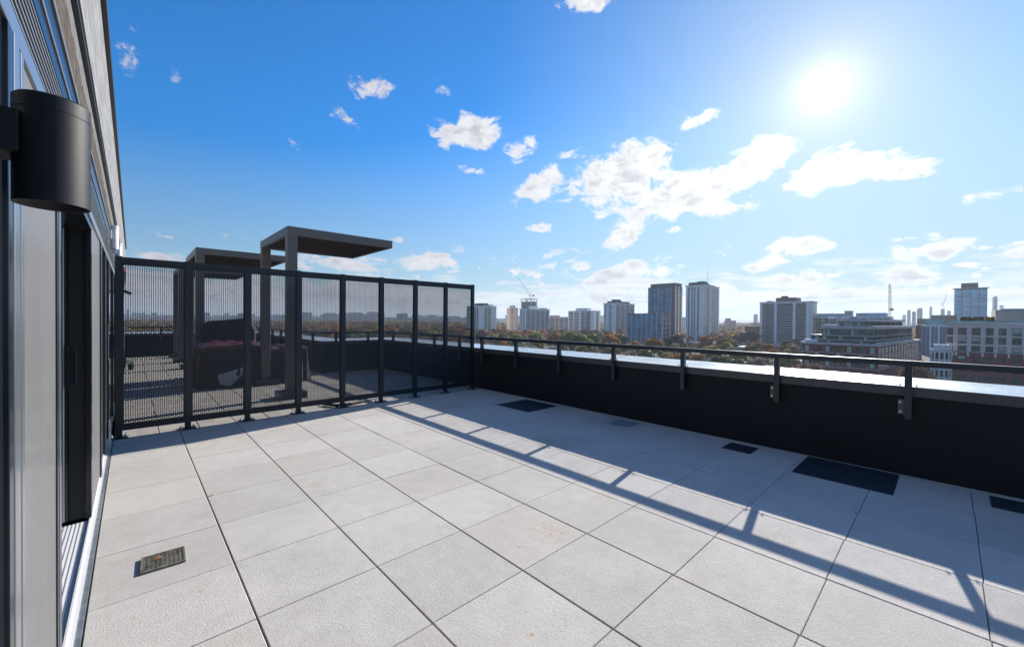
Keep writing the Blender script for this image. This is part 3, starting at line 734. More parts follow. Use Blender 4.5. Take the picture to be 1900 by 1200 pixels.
def plan(u0, uc, u1, D, rot=0):
    "near corner on the ground, rotation, width of the right face and of the left face"
    c = ray(uc, 600)*D; c = Vector((c.x, c.y)); a = radians(rot)
    dr = Vector((cos(a), sin(a))); dl = Vector((-sin(a), cos(a)))
    def hit(u, d):
        r = ray(u, 600); r = Vector((r.x, r.y))
        det = -d.x*r.y + d.y*r.x      # c + d*s = r*t
        if abs(det) < 1e-6: return 20
        return (c.x*r.y - c.y*r.x)/det if True else 0
    def solve(u, d):
        r = ray(u, 600); r = Vector((r.x, r.y))
        den = d.x*r.y - d.y*r.x
        return (r.x*c.y - r.y*c.x)/den
    wy = solve(u0, dl) if u0 != uc else 18
    wx = solve(u1, dr) if u1 != uc else 18
    return c, a, abs(wx), abs(wy)
def ztop(u, v, D): return at(u, v, D).z
MESHES = {}
def boxmesh(name, a, b, m):
    key = (name, tuple(round(q, 2) for q in a), tuple(round(q, 2) for q in b), m.name)
    if key not in MESHES: MESHES[key] = MB().box(a, b).mesh(name, m)
    return MESHES[key]
class Tower:
    def __init__(s, name, label, u0, uc, u1, vtop, D, wallm, floors, rot=0, cat='tower', group=None, maxx=45, maxy=60, base=0.0):
        s.c, a, wx, wy = plan(u0, uc, u1, D, rot); s.wx = min(wx, maxx); s.wy = min(wy, maxy); s.D = D
        s.zt = ztop(uc, vtop, D) - ZG; s.n = floors; s.b0 = base
        s.r = root(name, label, cat, (s.c.x, s.c.y, ZG), a, group); s.fh = (s.zt-base-1.2)/floors
        mb = MB(); mb.box((0, 0, 0), (s.wx, s.wy, s.zt)); part('wall', mb, wallm, s.r, local=True)
    def box(s, name, x0, y0, z0, x1, y1, z1, m):
        mb = MB(); mb.box((x0, y0, z0), (x1, y1, z1)); return part(name, mb, m, s.r, local=True)
    def span(s, face, f0, f1):   # fractions from image left
        if face == 'L': return s.wy*(1-f1), s.wy*(1-f0)
        return s.wx*f0, s.wx*f1
    def put(s, name, face, f0, f1, z0, z1, proud, m, floors=None, inner=0.0, step=1):
        a, b = s.span(face, f0, f1); L = b-a
        if face == 'L': me = boxmesh(name, (-proud, 0, 0), (-inner, L, z1-z0), m)
        else: me = boxmesh(name, (0, -proud, 0), (L, -inner, z1-z0), m)
        locs = []
        for k in (floors if floors is not None else range(s.n)):
            z = s.b0+k*s.fh+z0
            locs.append((0, a, z) if face == 'L' else (a, 0, z))
        locs.sort(key=lambda p: -p[2]); return name, me, locs
    def many(s, items):
        by = {}
        for name, me, locs in items: by.setdefault((name, me.name), (me, []))[1].extend(locs)
        cnt = {}
        for (name, _), (me, locs) in by.items():
            left = 100-cnt.get(name, 0); rep(name, me, locs, s.r, max(0, left)); cnt[name] = cnt.get(name, 0)+len(locs)
    def face(s, face, cols):
        it = []; fh = s.fh
        for c in cols:
            f0, f1, ty = c[:3]
            if ty == 'dots': it.append(s.put('window', face, f0, f1, fh*.3, fh*.78, .06, WINB))
            elif ty == 'strip': it.append(s.put('window', face, f0, f1, fh*.12, fh*.86, .06, WINB))
            elif ty == 'glass': it.append(s.put('window', face, f0, f1, fh*.06, fh*.9, .12, c[3] if len(c) > 3 else WINL))
            elif ty == 'balc':
                d = c[3] if len(c) > 3 else 1.3
                it.append(s.put('window', face, f0, f1, fh*.02, fh*.93, .05, WINB))
                it.append(s.put('balcony', face, f0, f1, -.12, fh*(c[4] if len(c) > 4 else .27), d, SLABC, inner=.06))
            elif ty == 'slabt': it.append(s.put('floor_slab', face, f0, f1, -.08, .08, c[3], c[4]))
            elif ty == 'slab': it.append(s.put('floor_slab', face, f0, f1, -.15, .18, c[3], c[4]))
        s.many(it)
    def cornice(s, h=.8, o=.7, m=None):
        s.box('cornice', -o, -o, s.zt+.005, s.wx+o, s.wy+o, s.zt+h, m or WHT)
    def pent(s, f, z, m, name='roof_room'):
        x0, y0, x1, y1 = f; s.box(name, s.wx*x0, s.wy*y0, s.zt+.01, s.wx*x1, s.wy*y1, s.zt+z, m)
    def mast(s, x, y, h, z0=0, r=.12):
        mb = MB(); mb.tube((s.wx*x, s.wy*y, s.zt+z0), (s.wx*x, s.wy*y, s.zt+h), r, 6, r*.4); part('antenna', mb, DKG, s.r, local=True)

T = Tower('apartment_tower', 'white balconied apartment tower leftmost in the row, cut by the screen edge', 866, 897, 921, 568, 540, WHT, 18)
T.face('L', [(.0, .12, 'dots'), (.32, .58, 'balc', .9), (.60, .70, 'strip')]); T.face('R', [(.05, .30, 'balc', 1.0), (.33, .60, 'balc', 1.0), (.72, .76, 'strip'), (.86, .90, 'strip')])
T.cornice(.7, .6); T.pent((.1, .1, .5, .6), 4.2, DKG); T.pent((.55, .1, .9, .5), 2.6, GRY); T.mast(.3, .3, 8)
T = Tower('apartment_tower', 'slim beige tower with one dark window column', 940, 959.5, 961, 571, 560, BEI, 18, maxx=12)
T.face('L', [(.36, .47, 'dots'), (.50, .62, 'dots')]); T.pent((.2, .25, .8, .75), 3.4, BEI); T.mast(.5, .5, 8)
T = Tower('apartment_tower', 'wide white tower with a grid of balconies, in front of the building under construction', 964, 976, 1019.5, 573.5, 520, WHT, 17)
T.face('L', [(.2, .32, 'strip'), (.6, .72, 'strip')]); T.face('R', [(.02, .18, 'balc', .9), (.21, .38, 'balc', .9), (.42, .58, 'balc', .9), (.62, .78, 'balc', .9), (.81, .97, 'balc', .9)])
T.cornice(.8, .7); T.pent((.3, .2, .55, .7), 4.5, WHT); T.pent((.62, .2, .95, .7), 2.4, GRY)
# tower under construction with its crane
T = Tower('unfinished_tower', 'concrete tower under construction rising behind the wide white tower', 966.5, 985, 996, 559, 700, GRY, 20, maxx=22, maxy=24)
T.face('L', [(f, f+.14, 'strip') for f in (.02, .2, .38, .56, .74)]); T.face('R', [(f, f+.2, 'strip') for f in (.04, .3, .56)])
for x, y in ((0, 0), (.5, 0), (1, 0), (0, .5), (0, 1), (1, 1)): T.box('column', T.wx*x-.5, T.wy*y-.5, T.zt+.01, T.wx*x+.5, T.wy*y+.5, T.zt+4.0, GRY)
T.box('top_slab', -.8, -.8, T.zt+4.01, T.wx+.8, T.wy+.8, T.zt+4.6, GRY)
def crane(label, D, pts_mast, jib, counter, m, thick=.5):
    p0 = at(*pts_mast[0], D); p1 = at(*pts_mast[1], D)
    C = root('tower_crane', label, 'crane', tuple(p0), 0, 'tower cranes')
    def lattice(name, a, b, w):
        a, b = Vector(a), Vector(b); mb = MB(); d = (b-a).normalized(); s1 = d.orthogonal().normalized()*w/2; s2 = d.cross(s1); L = (b-a).length; k = max(2, int(L/(w*1.6)))
        for q in (s1+s2, s1-s2, -s1+s2, -s1-s2): mb.tube(a+q, b+q, w*.09, 4)
        cr = [s1+s2, s1-s2, -s1-s2, -s1+s2]
        for i in range(k):
            for j in range(4): mb.tube(a+d*L*i/k+cr[j], a+d*L*(i+1)/k+cr[(j+1) % 4], w*.05, 3)
        part(name, mb, m, C)
    lattice('mast', p0, p1, thick*2); j0, j1 = at(*jib[0], D), at(*jib[1], D); lattice('jib', j0, j1, thick*1.6)
    c0, c1 = at(*counter[0], D), at(*counter[1], D); lattice('counter_jib', c0, c1, thick*1.8)
    mb = MB(); e = c1; mb.box((e.x-1.2, e.y-1.2, e.z-1.5), (e.x+1.2, e.y+1.2, e.z+.8)); part('cab', mb, DKG, C)
    mb = MB(); mid = j0.lerp(j1, .75); apex = p1+Vector((0, 0, 7)); mb.tube(apex, mid, .08, 4); mb.tube(apex, c1, .08, 4); mb.tube(p1, apex, .2, 4); part('tie_cable', mb, m, C)
    return C
CRM = mat('crane grey', (.25, .27, .28), .6); CRG = mat('crane green', (.22, .27, .18), .6); CRW = mat('crane pale', (.5, .5, .45), .6)
crane('tower crane with raised slanting jib on top of the unfinished tower', 700, ((984, 555), (984, 549)), ((984, 550), (962, 516)), ((981, 549), (990, 548)), CRM, .55)
T = Tower('apartment_block', 'low beige apartment block between the wide white tower and the dark balconied one', 1018, 1037, 1056, 588.5, 640, BEI, 15, maxx=40)
T.face('L', [(.08, .3, 'dots'), (.36, .55, 'dots'), (.7, .95, 'dots')]); T.face('R', [(.1, .42, 'balc', .8), (.55, .9, 'balc', .8)]); T.pent((.0, .1, .2, .9), 3, BEI); T.mast(.1, .3, 7)
T = Tower('apartment_tower', 'grey white tower with dark balcony stacks and a pale roof room, mid row', 1054, 1102.5, 1114, 576, 540, WHT, 17)
T.face('L', [(.04, .20, 'balc', .8), (.25, .42, 'balc', .8), (.50, .65, 'balc', .8), (.68, .86, 'balc', .8)]); T.face('R', [(.3, .7, 'strip')]); T.pent((.2, .3, .8, .75), 3.6, WHT2); T.mast(.3, .05, 7)
T = Tower('apartment_tower', 'tower with plain white left side and dark balconied right side and stepped roof', 1120, 1142, 1177, 563, 500, WHT, 20)
T.face('L', [(.10, .18, 'strip'), (.45, .53, 'strip'), (.58, .66, 'strip')]); T.face('R', [(.03, .22, 'balc', 1.0), (.26, .47, 'balc', 1.0), (.50, .72, 'balc', 1.0), (.76, .97, 'balc', 1.0)])
T.cornice(.8, .8); T.pent((.05, .1, .8, .8), 3.0, DKG); T.pent((.15, .2, .4, .6), 5.4, DKG); T.mast(.3, .3, 10)
T = Tower('office_building', 'dark glass mid rise with white grid frame in front of the glass tower', 1163, 1229, 1241.5, 581, 400, DKG, 7, cat='building')
T.face('L', [(f, f+.135, 'glass', WINL) for f in (.01, .15, .29, .43, .57, .71, .85)] + [(0, 1, 'slabt', .3, WHT2)]); T.face('R', [(.1, .45, 'glass', WINB), (.55, .9, 'glass', WINB), (0, 1, 'slab', .5, WHT2)])
for f in (.0, .142, .284, .426, .568, .71, .852, .985): T.box('pier', -.45, T.wy*(1-f)-.16, 0, -.12, T.wy*(1-f)+.16, T.zt+.5, WHT)
for f in (.0, .5, .97): T.box('pier', T.wx*f, -.55, 0, T.wx*f+.6, -.12, T.zt+.5, WHT2)
T = Tower('glass_tower', 'tall dark glass tower with white grid and dark roof storey', 1202, 1252, 1265, 531, 470, DKG, 22, cat='tower')
T.face('L', [(.0, .15, 'glass', WINL), (.18, .38, 'glass', WINL), (.41, .62, 'glass', WINL), (.65, .84, 'glass', WINL), (.87, .98, 'glass', WINB), (0, 1, 'slabt', .3, WHT2)]); T.face('R', [(.2, .42, 'strip'), (.60, .82, 'strip'), (0, 1, 'slab', .3, WHT)])
for f in (.395, .855): T.box('pier', -.4, T.wy*(1-f)-.2, 0, -.13, T.wy*(1-f)+.2, T.zt, WHT)
for f in (.0, .44, .88): T.box('pier', T.wx*f, -.5, 0, T.wx*f+2.2, -.1, T.zt, WHT)
T.box('roof_storey', .6, .4, T.zt+.01, T.wx-.2, T.wy*.92, T.zt+4.0, DKG)
T = Tower('apartment_block', 'small white block squeezed between the glass tower and the tallest white tower', 1262, 1268, 1273, 588, 540, WHT, 14, maxx=20)
T.face('L', [(.2, .4, 'strip'), (.6, .8, 'strip')]); T.face('R', [(.2, .4, 'strip')])
T = Tower('apartment_tower', 'tallest white tower with window columns, stacked balconies and a thin antenna', 1272, 1304.5, 1350, 530, 450, WHT, 26)
T.face('L', [(.13, .22, 'strip'), (.33, .40, 'strip'), (.47, .54, 'strip'), (.67, .76, 'strip')])
T.face('R', [(.02, .14, 'dots'), (.17, .24, 'strip'), (.25, .33, 'balc', .7), (.53, .66, 'balc', 1.2), (.69, .82, 'balc', 1.2), (.85, .98, 'balc', 1.2)])
T.box('pier', T.wx*.34, -.6, 0, T.wx*.52, -.01, T.zt-.5, WHT2)
T.cornice(1.0, .9); T.pent((.0, .15, .5, .85), 4.2, DKG); T.pent((.25, .2, .45, .6), 6, DKG); T.pent((.5, .1, .85, .8), 2.6, GRY); T.mast(.36, .1, 20, 6, .2); T.mast(.1, .3, 9, 4)
T = Tower('apartment_block', 'stepped beige block to the right of the tallest white tower', 1344, 1352, 1366, 594.5, 620, BEI, 12, maxx=40)
T.face('R', [(.1, .35, 'dots'), (.5, .8, 'dots')]); T.pent((0, 0, .3, .8), 3.5, BEI)
T = Tower('brick_building', 'plain brown brick building left of the broad balconied slab', 1382, 1400, 1412, 605, 420, BRN, 5, cat='building', maxx=30); T.face('L', [(.1, .3, 'dots')]); T.face('R', [(.5, .7, 'dots')])
T = Tower('brick_building', 'lower brown brick wing at the foot of the brick building', 1371, 1392, 1400, 616, 400, BRN, 4, cat='building', maxx=30); T.face('L', [(.2, .4, 'dots')])
T = Tower('apartment_block', 'pale beige block peeping over the brown brick building', 1392, 1408, 1412, 599, 600, BEI, 8, maxx=25)
T = Tower('apartment_tower', 'broad slab tower striped with dark balconies between four white piers', 1411, 1505, 1515.5, 560, 400, WHT2, 18)
T.face('L', [(.04, .085, 'strip'), (.09, .30, 'balc', 1.0, .13), (.335, .50, 'balc', 1.0, .13), (.50, .665, 'balc', 1.0, .13), (.70, .92, 'balc', 1.0, .13)]); T.face('R', [(.4, .6, 'strip')])
for f in (.015, .315, .685, .935): T.box('pier', -1.3, T.wy*(1-f)-1.1, 0, -.05, T.wy*(1-f)+1.1, T.zt, WHT)
T.cornice(.9, 1.1); T.pent((.1, .30, .9, .70), 5.0, BRN2); T.pent((.3, .82, .8, .92), 2.2, DKG); T.pent((.3, .5, .5, .62), 7, DKG, 'vent_unit')
# long hospital-like building with two upper decks
T = Tower('long_building', 'long low grey building with ribbon windows and roof plant behind the terraced glass block', 1513, 1652, 1661, 587, 370, WHT2, 9, cat='building', maxy=90, maxx=30)
T.face('L', [(f, f+.09, 'glass', WINB) for f in [.01+.1*i for i in range(10)]] + [(0, 1, 'slab', .5, WHT2)])
T.box('upper_deck', 2, T.wy*.62, T.zt+.02, 22, T.wy*.99, T.zt+3.0, GRY); T.box('upper_deck', 2, T.wy*.06, T.zt+.02, 22, T.wy*.44, T.zt+3.3, GRY)
for a, b in ((.63, .97), (.08, .30)): T.box('deck_window', 1.8, T.wy*a, T.zt+.9, 1.99, T.wy*b, T.zt+2.5, WINS)
T.box('roof_tank', 4, T.wy*.50, T.zt+.02, 14, T.wy*.60, T.zt+5.6, BRN2 if False else GRY); T.mast(.3, .78, 6.5)
crane('slender crane mast with green cab standing on the long low building', 420, ((1651, 590), (1651, 540)), ((1651, 541), (1650.5, 527)), ((1649, 573), (1655, 573.5)), CRG, .8)
# terraced glass apartment block: stepped storeys
tb = Tower('terraced_block', 'stepped grey and glass apartment block with red brick lower floors across the street', 1489, 1630, 1704.5, 643, 175, BRICK, 7, rot=-5.5, cat='building', maxx=95, maxy=60)
wx, wy, z = tb.wx, tb.wy, tb.zt
fr = MB()
lowfh = 3.15
MUL = mat('dark mullion', (.05, .055, .06), .5); CUR2 = mat('terrace glass', (.02, .05, .052), .08, 0, .9, .35, .95, objrand=.6)
def glassband(x0, y0, x1, y1, za, zb, name='glazed_storey'):
    tb.box(name, x0, y0, za, x1, y1, zb, CUR2)
    n = max(2, int((y1-y0)/1.5)); it = boxmesh('mullion', (-.14, -.05, 0), (-.005, .05, zb-za-.02), MUL)
    rep('mullion', it, [(x0, y0+.05+(y1-y0-.1)*k/n, za+.01) for k in range(n+1)], tb.r, 14)
    n = max(2, int((x1-x0)/1.5)); it = boxmesh('mullion', (-.05, -.14, 0), (.05, -.005, zb-za-.02), MUL)
    rep('mullion', it, [(x0+.05+(x1-x0-.1)*k/n, y0, za+.01) for k in range(n+1)], tb.r, 10)
    r = random.Random(int(za*10)); n = int((y1-y0)/1.5)
    cu = boxmesh('curtain', (-.03, .1, .2), (-.004, 1.3, zb-za-.3), CURT); ls = [(x0, y0+1.5*k, za) for k in range(n) if r.random() < .3]
    rep('curtain', cu, ls, tb.r, 12)
    cu = boxmesh('curtain', (.1, -.03, .2), (1.3, -.004, zb-za-.3), CURT); ls = [(x0+1.5*k, y0, za) for k in range(int((x1-x0)/1.5)) if r.random() < .25]
    rep('curtain', cu, ls, tb.r, 12)
GRB = mat('grey fascia band', (.52, .46, .44), .8, nscale=.5, namp=.1)
# brick storeys: windows and slabs
for k in range(8):
    za = z-3.6-k*3.2
    if za < 3: break
    tb.box('slab_band', -.5, -.5, za-.28, wx+.2, wy+.2, za, GRB)
    locs = []; n = 7
    for i in range(n):
        a = wy*(i+.12)/n; b = wy*(i+.86)/n
        w = tb.box('window', -.1, a, za+.35, -.005, b, za+2.95, CUR2)
        if i % 2 == (k % 2): mb = MB(); mb.box((-.14, a+.6, za+.4), (-.11, a+2.2, za+2.9)); part('curtain', mb, CURT, w, local=True)
    n = 14
    for i in range(n):
        a = wx*(i+.12)/n; b = wx*(i+.8)/n
        tb.box('window', a, -.1, za+.35, b, -.005, za+2.95, CUR2)
        tb.box('divider', b+wx*.005, -.35, za+.01, b+wx*.005+.35, -.11, za+2.9, WHT2)
tb.box('slab_band', -.9, -.9, z-.02, wx+.4, wy+.4, z+1.0, GRB)
z1 = z+1.0; UX = 2.4
ca, sa = cos(tb.r.rotation_euler.z), sin(tb.r.rotation_euler.z)
def lray(u, v=600):
    r = ray(u, v); return Vector((r.x*ca+r.y*sa, -r.x*sa+r.y*ca, r.z))
lo = Vector((tb.c.x*ca+tb.c.y*sa, -tb.c.x*sa+tb.c.y*ca))
def ly(u, X): d = lray(u); return d.y*(X+lo.x)/d.x-lo.y      # local y where the sight line meets the plane x = X
def lx(u, Y): d = lray(u); return d.x*(Y+lo.y)/d.y-lo.x
UY = ly(1619, UX)
def lz(v, u=1619): d = lray(u, v); return H+d.z*(UX+lo.x)/lray(u).x-ZG
XE = min(lx(1692, UY), wx-1.5)
lv_ = [(641.5, 633.2, 1504), (631.9, 624.6, 1505), (622.9, 611.2, 1525)]
zp = z1
for k, (va, vb, ul) in enumerate(lv_):
    f = lz(vb); ye_ = ly(ul, UX)
    glassband(UX, UY, XE, ye_, zp+.02, f); tb.box('floor_slab', UX-.8, UY-.8, f+.01, XE+.3, ye_+.3, f+.32, GRB); zp = f+.33
zt = lz(605.2)
tb.box('roof_band', UX-.9, UY-.9, zp+.01, XE, ly(1524, UX), zt, GRB)
P0 = 7.0; PY = ly(1650, P0) if False else UY+3.5
glassband(P0, PY, XE-4, ly(1558, P0), zt+.02, zt+2.1)
tb.box('roof', P0-1, PY-1, zt+2.12, XE-2, ly(1554, P0), zt+3.3, GRB)
for k in range(5): tb.box('vent_unit', P0+1+k*3, PY+3+k*3.4, zt+3.32, P0+3.4+k*3, PY+6+k*3.4, zt+4.1+.3*(k % 2), ROOFW if k % 2 else GRY)
for k in range(10): tb.box('patio_parasol', 5+k*(wx-9)/10, .6, z1+.02, 6.2+k*(wx-9)/10, 1.6, z1+.5, WHT)
tb.box('white_awning', -.3, wy-6, z1+.05, 2, wy-1, z1+1.2, ROOFW)
tb.box('white_awning', UX+1, ly(1552, UX), zt+.02, UX+5, ly(1528, UX), zt+.7, ROOFW)

T = Tower('office_building', 'brown building side showing in the gap right of the terraced block', 1699, 1708, 1712, 603, 260, BRN2, 9, cat='building', maxx=30); T.face('L', [(.3, .7, 'dots')])
T = Tower('office_building', 'blue glazed office block with white frame and teal roof screen', 1709, 1757, 1759, 603, 320, WHT2, 14, cat='building', maxx=30)
BLUESP = mat('blue spandrel', (.03, .11, .22), .3, 0, .7)
T.face('L', [(f, f+.14, 'glass', WINL) for f in (.06, .22, .38, .54, .70, .85)])
T.many([T.put('spandrel', 'L', .05, .99, -.1, T.fh*.30, .2, BLUESP)])
for f in (0.0, .365, .69): T.box('pier', -.5, T.wy*(1-f)-.5, 0, -.21, T.wy*(1-f)+.3, T.zt, WHT)
T.box('roof_screen', 1, 1, T.zt+.01, T.wx, T.wy*.84, T.zt+4.6, WINC)
T = Tower('office_building', 'dark brown block rising behind the blue glazed office, left part', 1702, 1727, 1729, 591, 430, BRN2, 8, cat='building', maxx=25)
T = Tower('office_building', 'wide dark brown roof storey behind the blue glazed office', 1727, 1776, 1778, 584.5, 440, BRN2, 8, cat='building', maxx=25)
T = Tower('glass_tower', 'sky blue glass tower with thin balcony slabs and dark roof box at the right', 1770, 1831, 1832, 534, 470, DKG, 21, cat='tower', maxx=30)
T.face('L', [(.0, .24, 'glass', WINS), (.26, .50, 'glass', WINS), (.52, .76, 'glass', WINS), (.78, .995, 'glass', WINS), (-.03, 1.03, 'slab', 1.3, WHT2)])
T.box('roof_slab', -1.4, -1.4, T.zt+.01, T.wx+1, T.wy+1.4, T.zt+.6, GRY); T.box('roof_room', 2, T.wy*.27, T.zt+.62, 18, T.wy*.79, T.zt+6.6, BRN2 if False else DKG)

# pinkish office building at the right with recessed windows
rb = root('precast_building', 'pinkish grey office building with square windows above a red brick base at the right', 'building', (0, 0, 0))
c0 = ray(1757, 600)*165; XB = c0.x
def yb(u): r = ray(u, 600); return XB*r.y/r.x
def zb(v, u=1830): r = ray(u, v); return H + XB*r.z/r.x
rb.location = (XB, yb(1757), ZG); OB = Vector((XB, yb(1757), ZG))
cols = [(1757.5, 1769), (1777.5, 1794), (1803, 1820), (1829, 1844), (1853, 1868), (1878, 1897), (1908, 1924), (1934, 1950), (1962, 1978)]
rows = [(608.5, 622.5), (625.5, 638.5), (642.5, 656), (661.5, 672), (679, 691), (697, 709), (715, 728)]
ye = [yb(1757)] + [v for c in cols for v in (yb(c[0]), yb(c[1]))] + [yb(1995)]
zr = [zb(601)] + [v for r in rows for v in (zb(r[0]), zb(r[1]))] + [zb(745)]
DEP = .45
pk, bk = MB(), MB(); zbrick = zb(654.5)
def wallb(y0, y1, z0, z1):
    if y1 > y0: y0, y1 = y1, y0
    for lo, hi, mbx, px in ((zbrick, 1e9, pk, 0), (-1e9, zbrick, bk, -.12)):
        a, b = max(z0, lo), min(z1, hi)
        if b-a > .02: mbx.box((XB+px, y1, a), (XB+DEP, y0, b))
for i in range(0, len(ye)-1, 2): wallb(ye[i], ye[i+1], ZG, zr[0])         # piers
for i in range(1, len(ye)-2, 2):
    for k in range(0, len(zr)-1, 2):
        wallb(ye[i], ye[i+1], zr[k+1] if k+1 < len(zr)-1 else ZG, zr[k])   # spandrels
part('wall', pk, PINK, rb); part('brick_base', bk, BRICK, rb)
MB_ = MB(); MB_.box((XB+DEP+.01, yb(1995), ZG), (XB+30, yb(1757), zb(602))); part('interior_block', MB_, DKG, rb)
FRM = mat('dark green window frame', (.03, .045, .045), .5); PAN = mat('office pane', (.035, .06, .06), .07, 0, .9, .3, .9, objrand=.6)
for i, c in enumerate(cols):
    for k, r_ in enumerate(rows):
        y0, y1, z0, z1 = yb(c[0]), yb(c[1]), zb(r_[1]), zb(r_[0])
        mb = MB(); mb.box((XB+.26, y1, z0), (XB+.38, y0, z1)); w = part('window', mb, FRM, rb)
        n = 2; ww = (y0-y1)/n
        for q in range(n):
            mb = MB(); mb.box((XB+.235, y1+ww*q+.12, z0+.7), (XB+.258, y1+ww*(q+1)-.12, z1-.12)); mb.box((XB+.235, y1+ww*q+.12, z0+.1), (XB+.258, y1+ww*(q+1)-.12, z0+.6)); part('pane', mb, PAN, w, False)
        if (i*3+k*5) % 7 in (1, 4): mb = MB(); mb.box((XB+.22, y1+.15, z0+.9), (XB+.233, y0-.15, z1-.2)); part('blind', mb, CURT, w)
mb = MB(); mb.box((XB-.25, yb(1995), zb(600.9)), (XB+.6, yb(1756), zb(600.9)+.0) if False else (XB+.6, yb(1756), zb(598.6))); part('cornice', mb, PINK, rb)
mb = MB(); mb.box((XB-.2, yb(1995), zbrick-.1), (XB-.001, yb(1768), zbrick+.25)); part('string_course', mb, GRY, rb)
mb = MB(); mb.box((XB+1, yb(1995), zb(598.5)), (XB+1.05, yb(1758), zb(595.5))); part('roof_railing', mb, WINC, rb)
for u in (1769, 1775, 1797, 1824, 1848, 1873, 1902):
    mb = MB(); mb.box((XB-.35, yb(u+2.0), zbrick-1.6), (XB-.121, yb(u-2.0), zbrick-.15)); part('stone_block', mb, WHT2, rb)
mb = MB(); mb.box((XB+6, yb(1995), zb(598)), (XB+28, yb(1849), zb(574.5))); part('roof_room', mb, BEI, rb)
mb = MB(); mb.box((XB+5.6, yb(1995), zb(574.4)), (XB+28.4, yb(1858), zb(572.3))); part('roof_room_cap', mb, ROOFW, rb)
# rounded bay in front with roof terrace
bay = root('rounded_bay', 'low pale rounded corner block with white planters on its roof', 'building', (XB-2, yb(1748), ZG))
mb = MB(); cy, rad = 0, abs(yb(1727)-yb(1768))/2; hz = zb(652)-ZG; n = 20; yc = (yb(1727)+yb(1768))/2-yb(1748)
def halfring(r, za, zb_, m, name):
    mb = MB(); vs = []
    for z_ in (za, zb_): vs += [(-r*.8*sin(pi*i/n)+1.9, yc+r*cos(pi*i/n), z_) for i in range(n+1)]
    fs = [(i, i+1, n+2+i, n+1+i) for i in range(n)]+[tuple(range(n+1, 2*n+2)), (0, n+1, 2*n+1, n)]
    mb.add(vs, fs); part(name, mb, m, bay, local=True)
for k in range(9):
    za = hz-3.7-k*3.6
    if za < 0: break
    halfring(rad-.3, za, za+2.7, CUR2, 'window_band'); halfring(rad, za+2.7, za+3.6, WHT2, 'slab_band')
    for i in range(0, n+1, 3):
        x_, y_ = -rad*.8*sin(pi*i/n)+1.9, yc+rad*cos(pi*i/n); mb = MB(); mb.box((x_-.25, y_-.25, za), (x_+.25, y_+.25, za+2.7)); part('pier', mb, WHT2, bay, local=True)
halfring(rad+.4, hz, hz+.35, WHT, 'cornice')
for k in range(3): mb = MB(); mb.box((-2+k*.8, yc-3+k*1.8, hz+.36), (-.2+k*.8, yc-1.4+k*1.8, hz+2.2)); part('white_planter', mb, ROOFW, bay, local=True)

# hazy towers far away
far = [('distant_tower', 'slim dark blue distant tower beside the sky blue glass tower', 1842.5, 1855, 551, 1500, 12), ('distant_tower', 'pale distant tower with darker cap left of the brown roof storey', 1683, 1691, 575, 1700, 10),
       ('distant_tower', 'grey distant slab tower just right of the darker capped one', 1692, 1701, 578, 1400, 10), ('distant_tower', 'stepped grey distant tower group member nearest the brown block', 1701, 1716, 573, 1500, 12),
       ('distant_tower', 'narrow blue distant tower standing alone left of the distant crane', 1724, 1732, 569, 2000, 10), ('distant_tower', 'blue distant tower being built beneath the distant crane', 1745, 1757, 573, 1500, 10),
       ('distant_tower', 'pale distant block left of the sky blue glass tower', 1757, 1768, 576, 1800, 10), ('distant_tower', 'blue distant tower with slanted top left of the broad slab tower', 1398, 1406, 584, 1900, 12),
       ('distant_tower', 'small blue distant block right of the tallest white tower', 1367, 1376, 599, 2400, 8), ('distant_tower', 'smallest pale distant block on the skyline between brick and white towers', 1384, 1389, 601, 2600, 8),
       ('distant_tower', 'low pale distant block at the right horizon by the slim dark tower', 1855, 1866, 566, 2200, 8), ('distant_tower', 'faint distant block at the left foot of the distant group', 1674, 1683, 584, 2200, 8),
       ('distant_tower', 'broad blue distant slab seen through the sixth screen panel', 735, 756, 581, 2600, 10), ('distant_tower', 'small distant blue tower seen through the fifth screen panel', 655, 662, 582, 2800, 8),
       ('distant_tower', 'low blue distant block seen through the first screen panel', 230, 239, 574, 1500, 8), ('distant_tower', 'blue distant block seen above the covered grill', 438, 455, 581, 1600, 8)]
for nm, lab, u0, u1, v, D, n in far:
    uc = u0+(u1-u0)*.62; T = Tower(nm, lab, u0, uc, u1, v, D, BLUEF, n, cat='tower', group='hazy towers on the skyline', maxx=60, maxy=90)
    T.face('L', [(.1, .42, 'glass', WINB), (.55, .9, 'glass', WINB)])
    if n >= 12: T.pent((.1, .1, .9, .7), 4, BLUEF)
crane('tiny distant crane with slanting jib above the hazy skyline', 1500, ((1750, 572), (1750, 565)), ((1750, 565), (1757, 545)), ((1750, 565), (1745, 564)), CRM, 1.2)
# far low skyline beyond the screen: many small blocks
mb = MB(); r4 = random.Random(11)
for k in range(420):
    u = r4.uniform(150, 1120); D = r4.uniform(2600, 5200); p = ray(u, 600)*D; w = r4.uniform(25, 90); h = max(0, r4.gauss(22, 16)) + (30 if 560 < u < 700 else 10)
    mb.box((p.x-w/2, p.y-w/2, ZG), (p.x+w/2, p.y+w/2, ZG+h))
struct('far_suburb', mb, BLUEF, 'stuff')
# distant wooded ridge along the horizon
RIDGE = mat('far wooded ridge', (.05, .062, .06), .95, nscale=.004, namp=.4)
mb = MB(); vs = []; N = 160
for i in range(N+1):
    a = -1.2+3.6*i/N; hgt = 26+10*sin(a*7)+6*sin(a*17+1)+4*sin(a*41); 
    vs += [(7500*sin(a), 7500*cos(a), ZG), (8200*sin(a), 8200*cos(a), ZG+hgt+22), (10500*sin(a), 10500*cos(a), ZG+hgt+10)]
mb.add(vs, [(3*i+j, 3*i+3+j, 3*i+4+j, 3*i+1+j) for i in range(N) for j in (0, 1)])
struct('hills', mb, RIDGE)
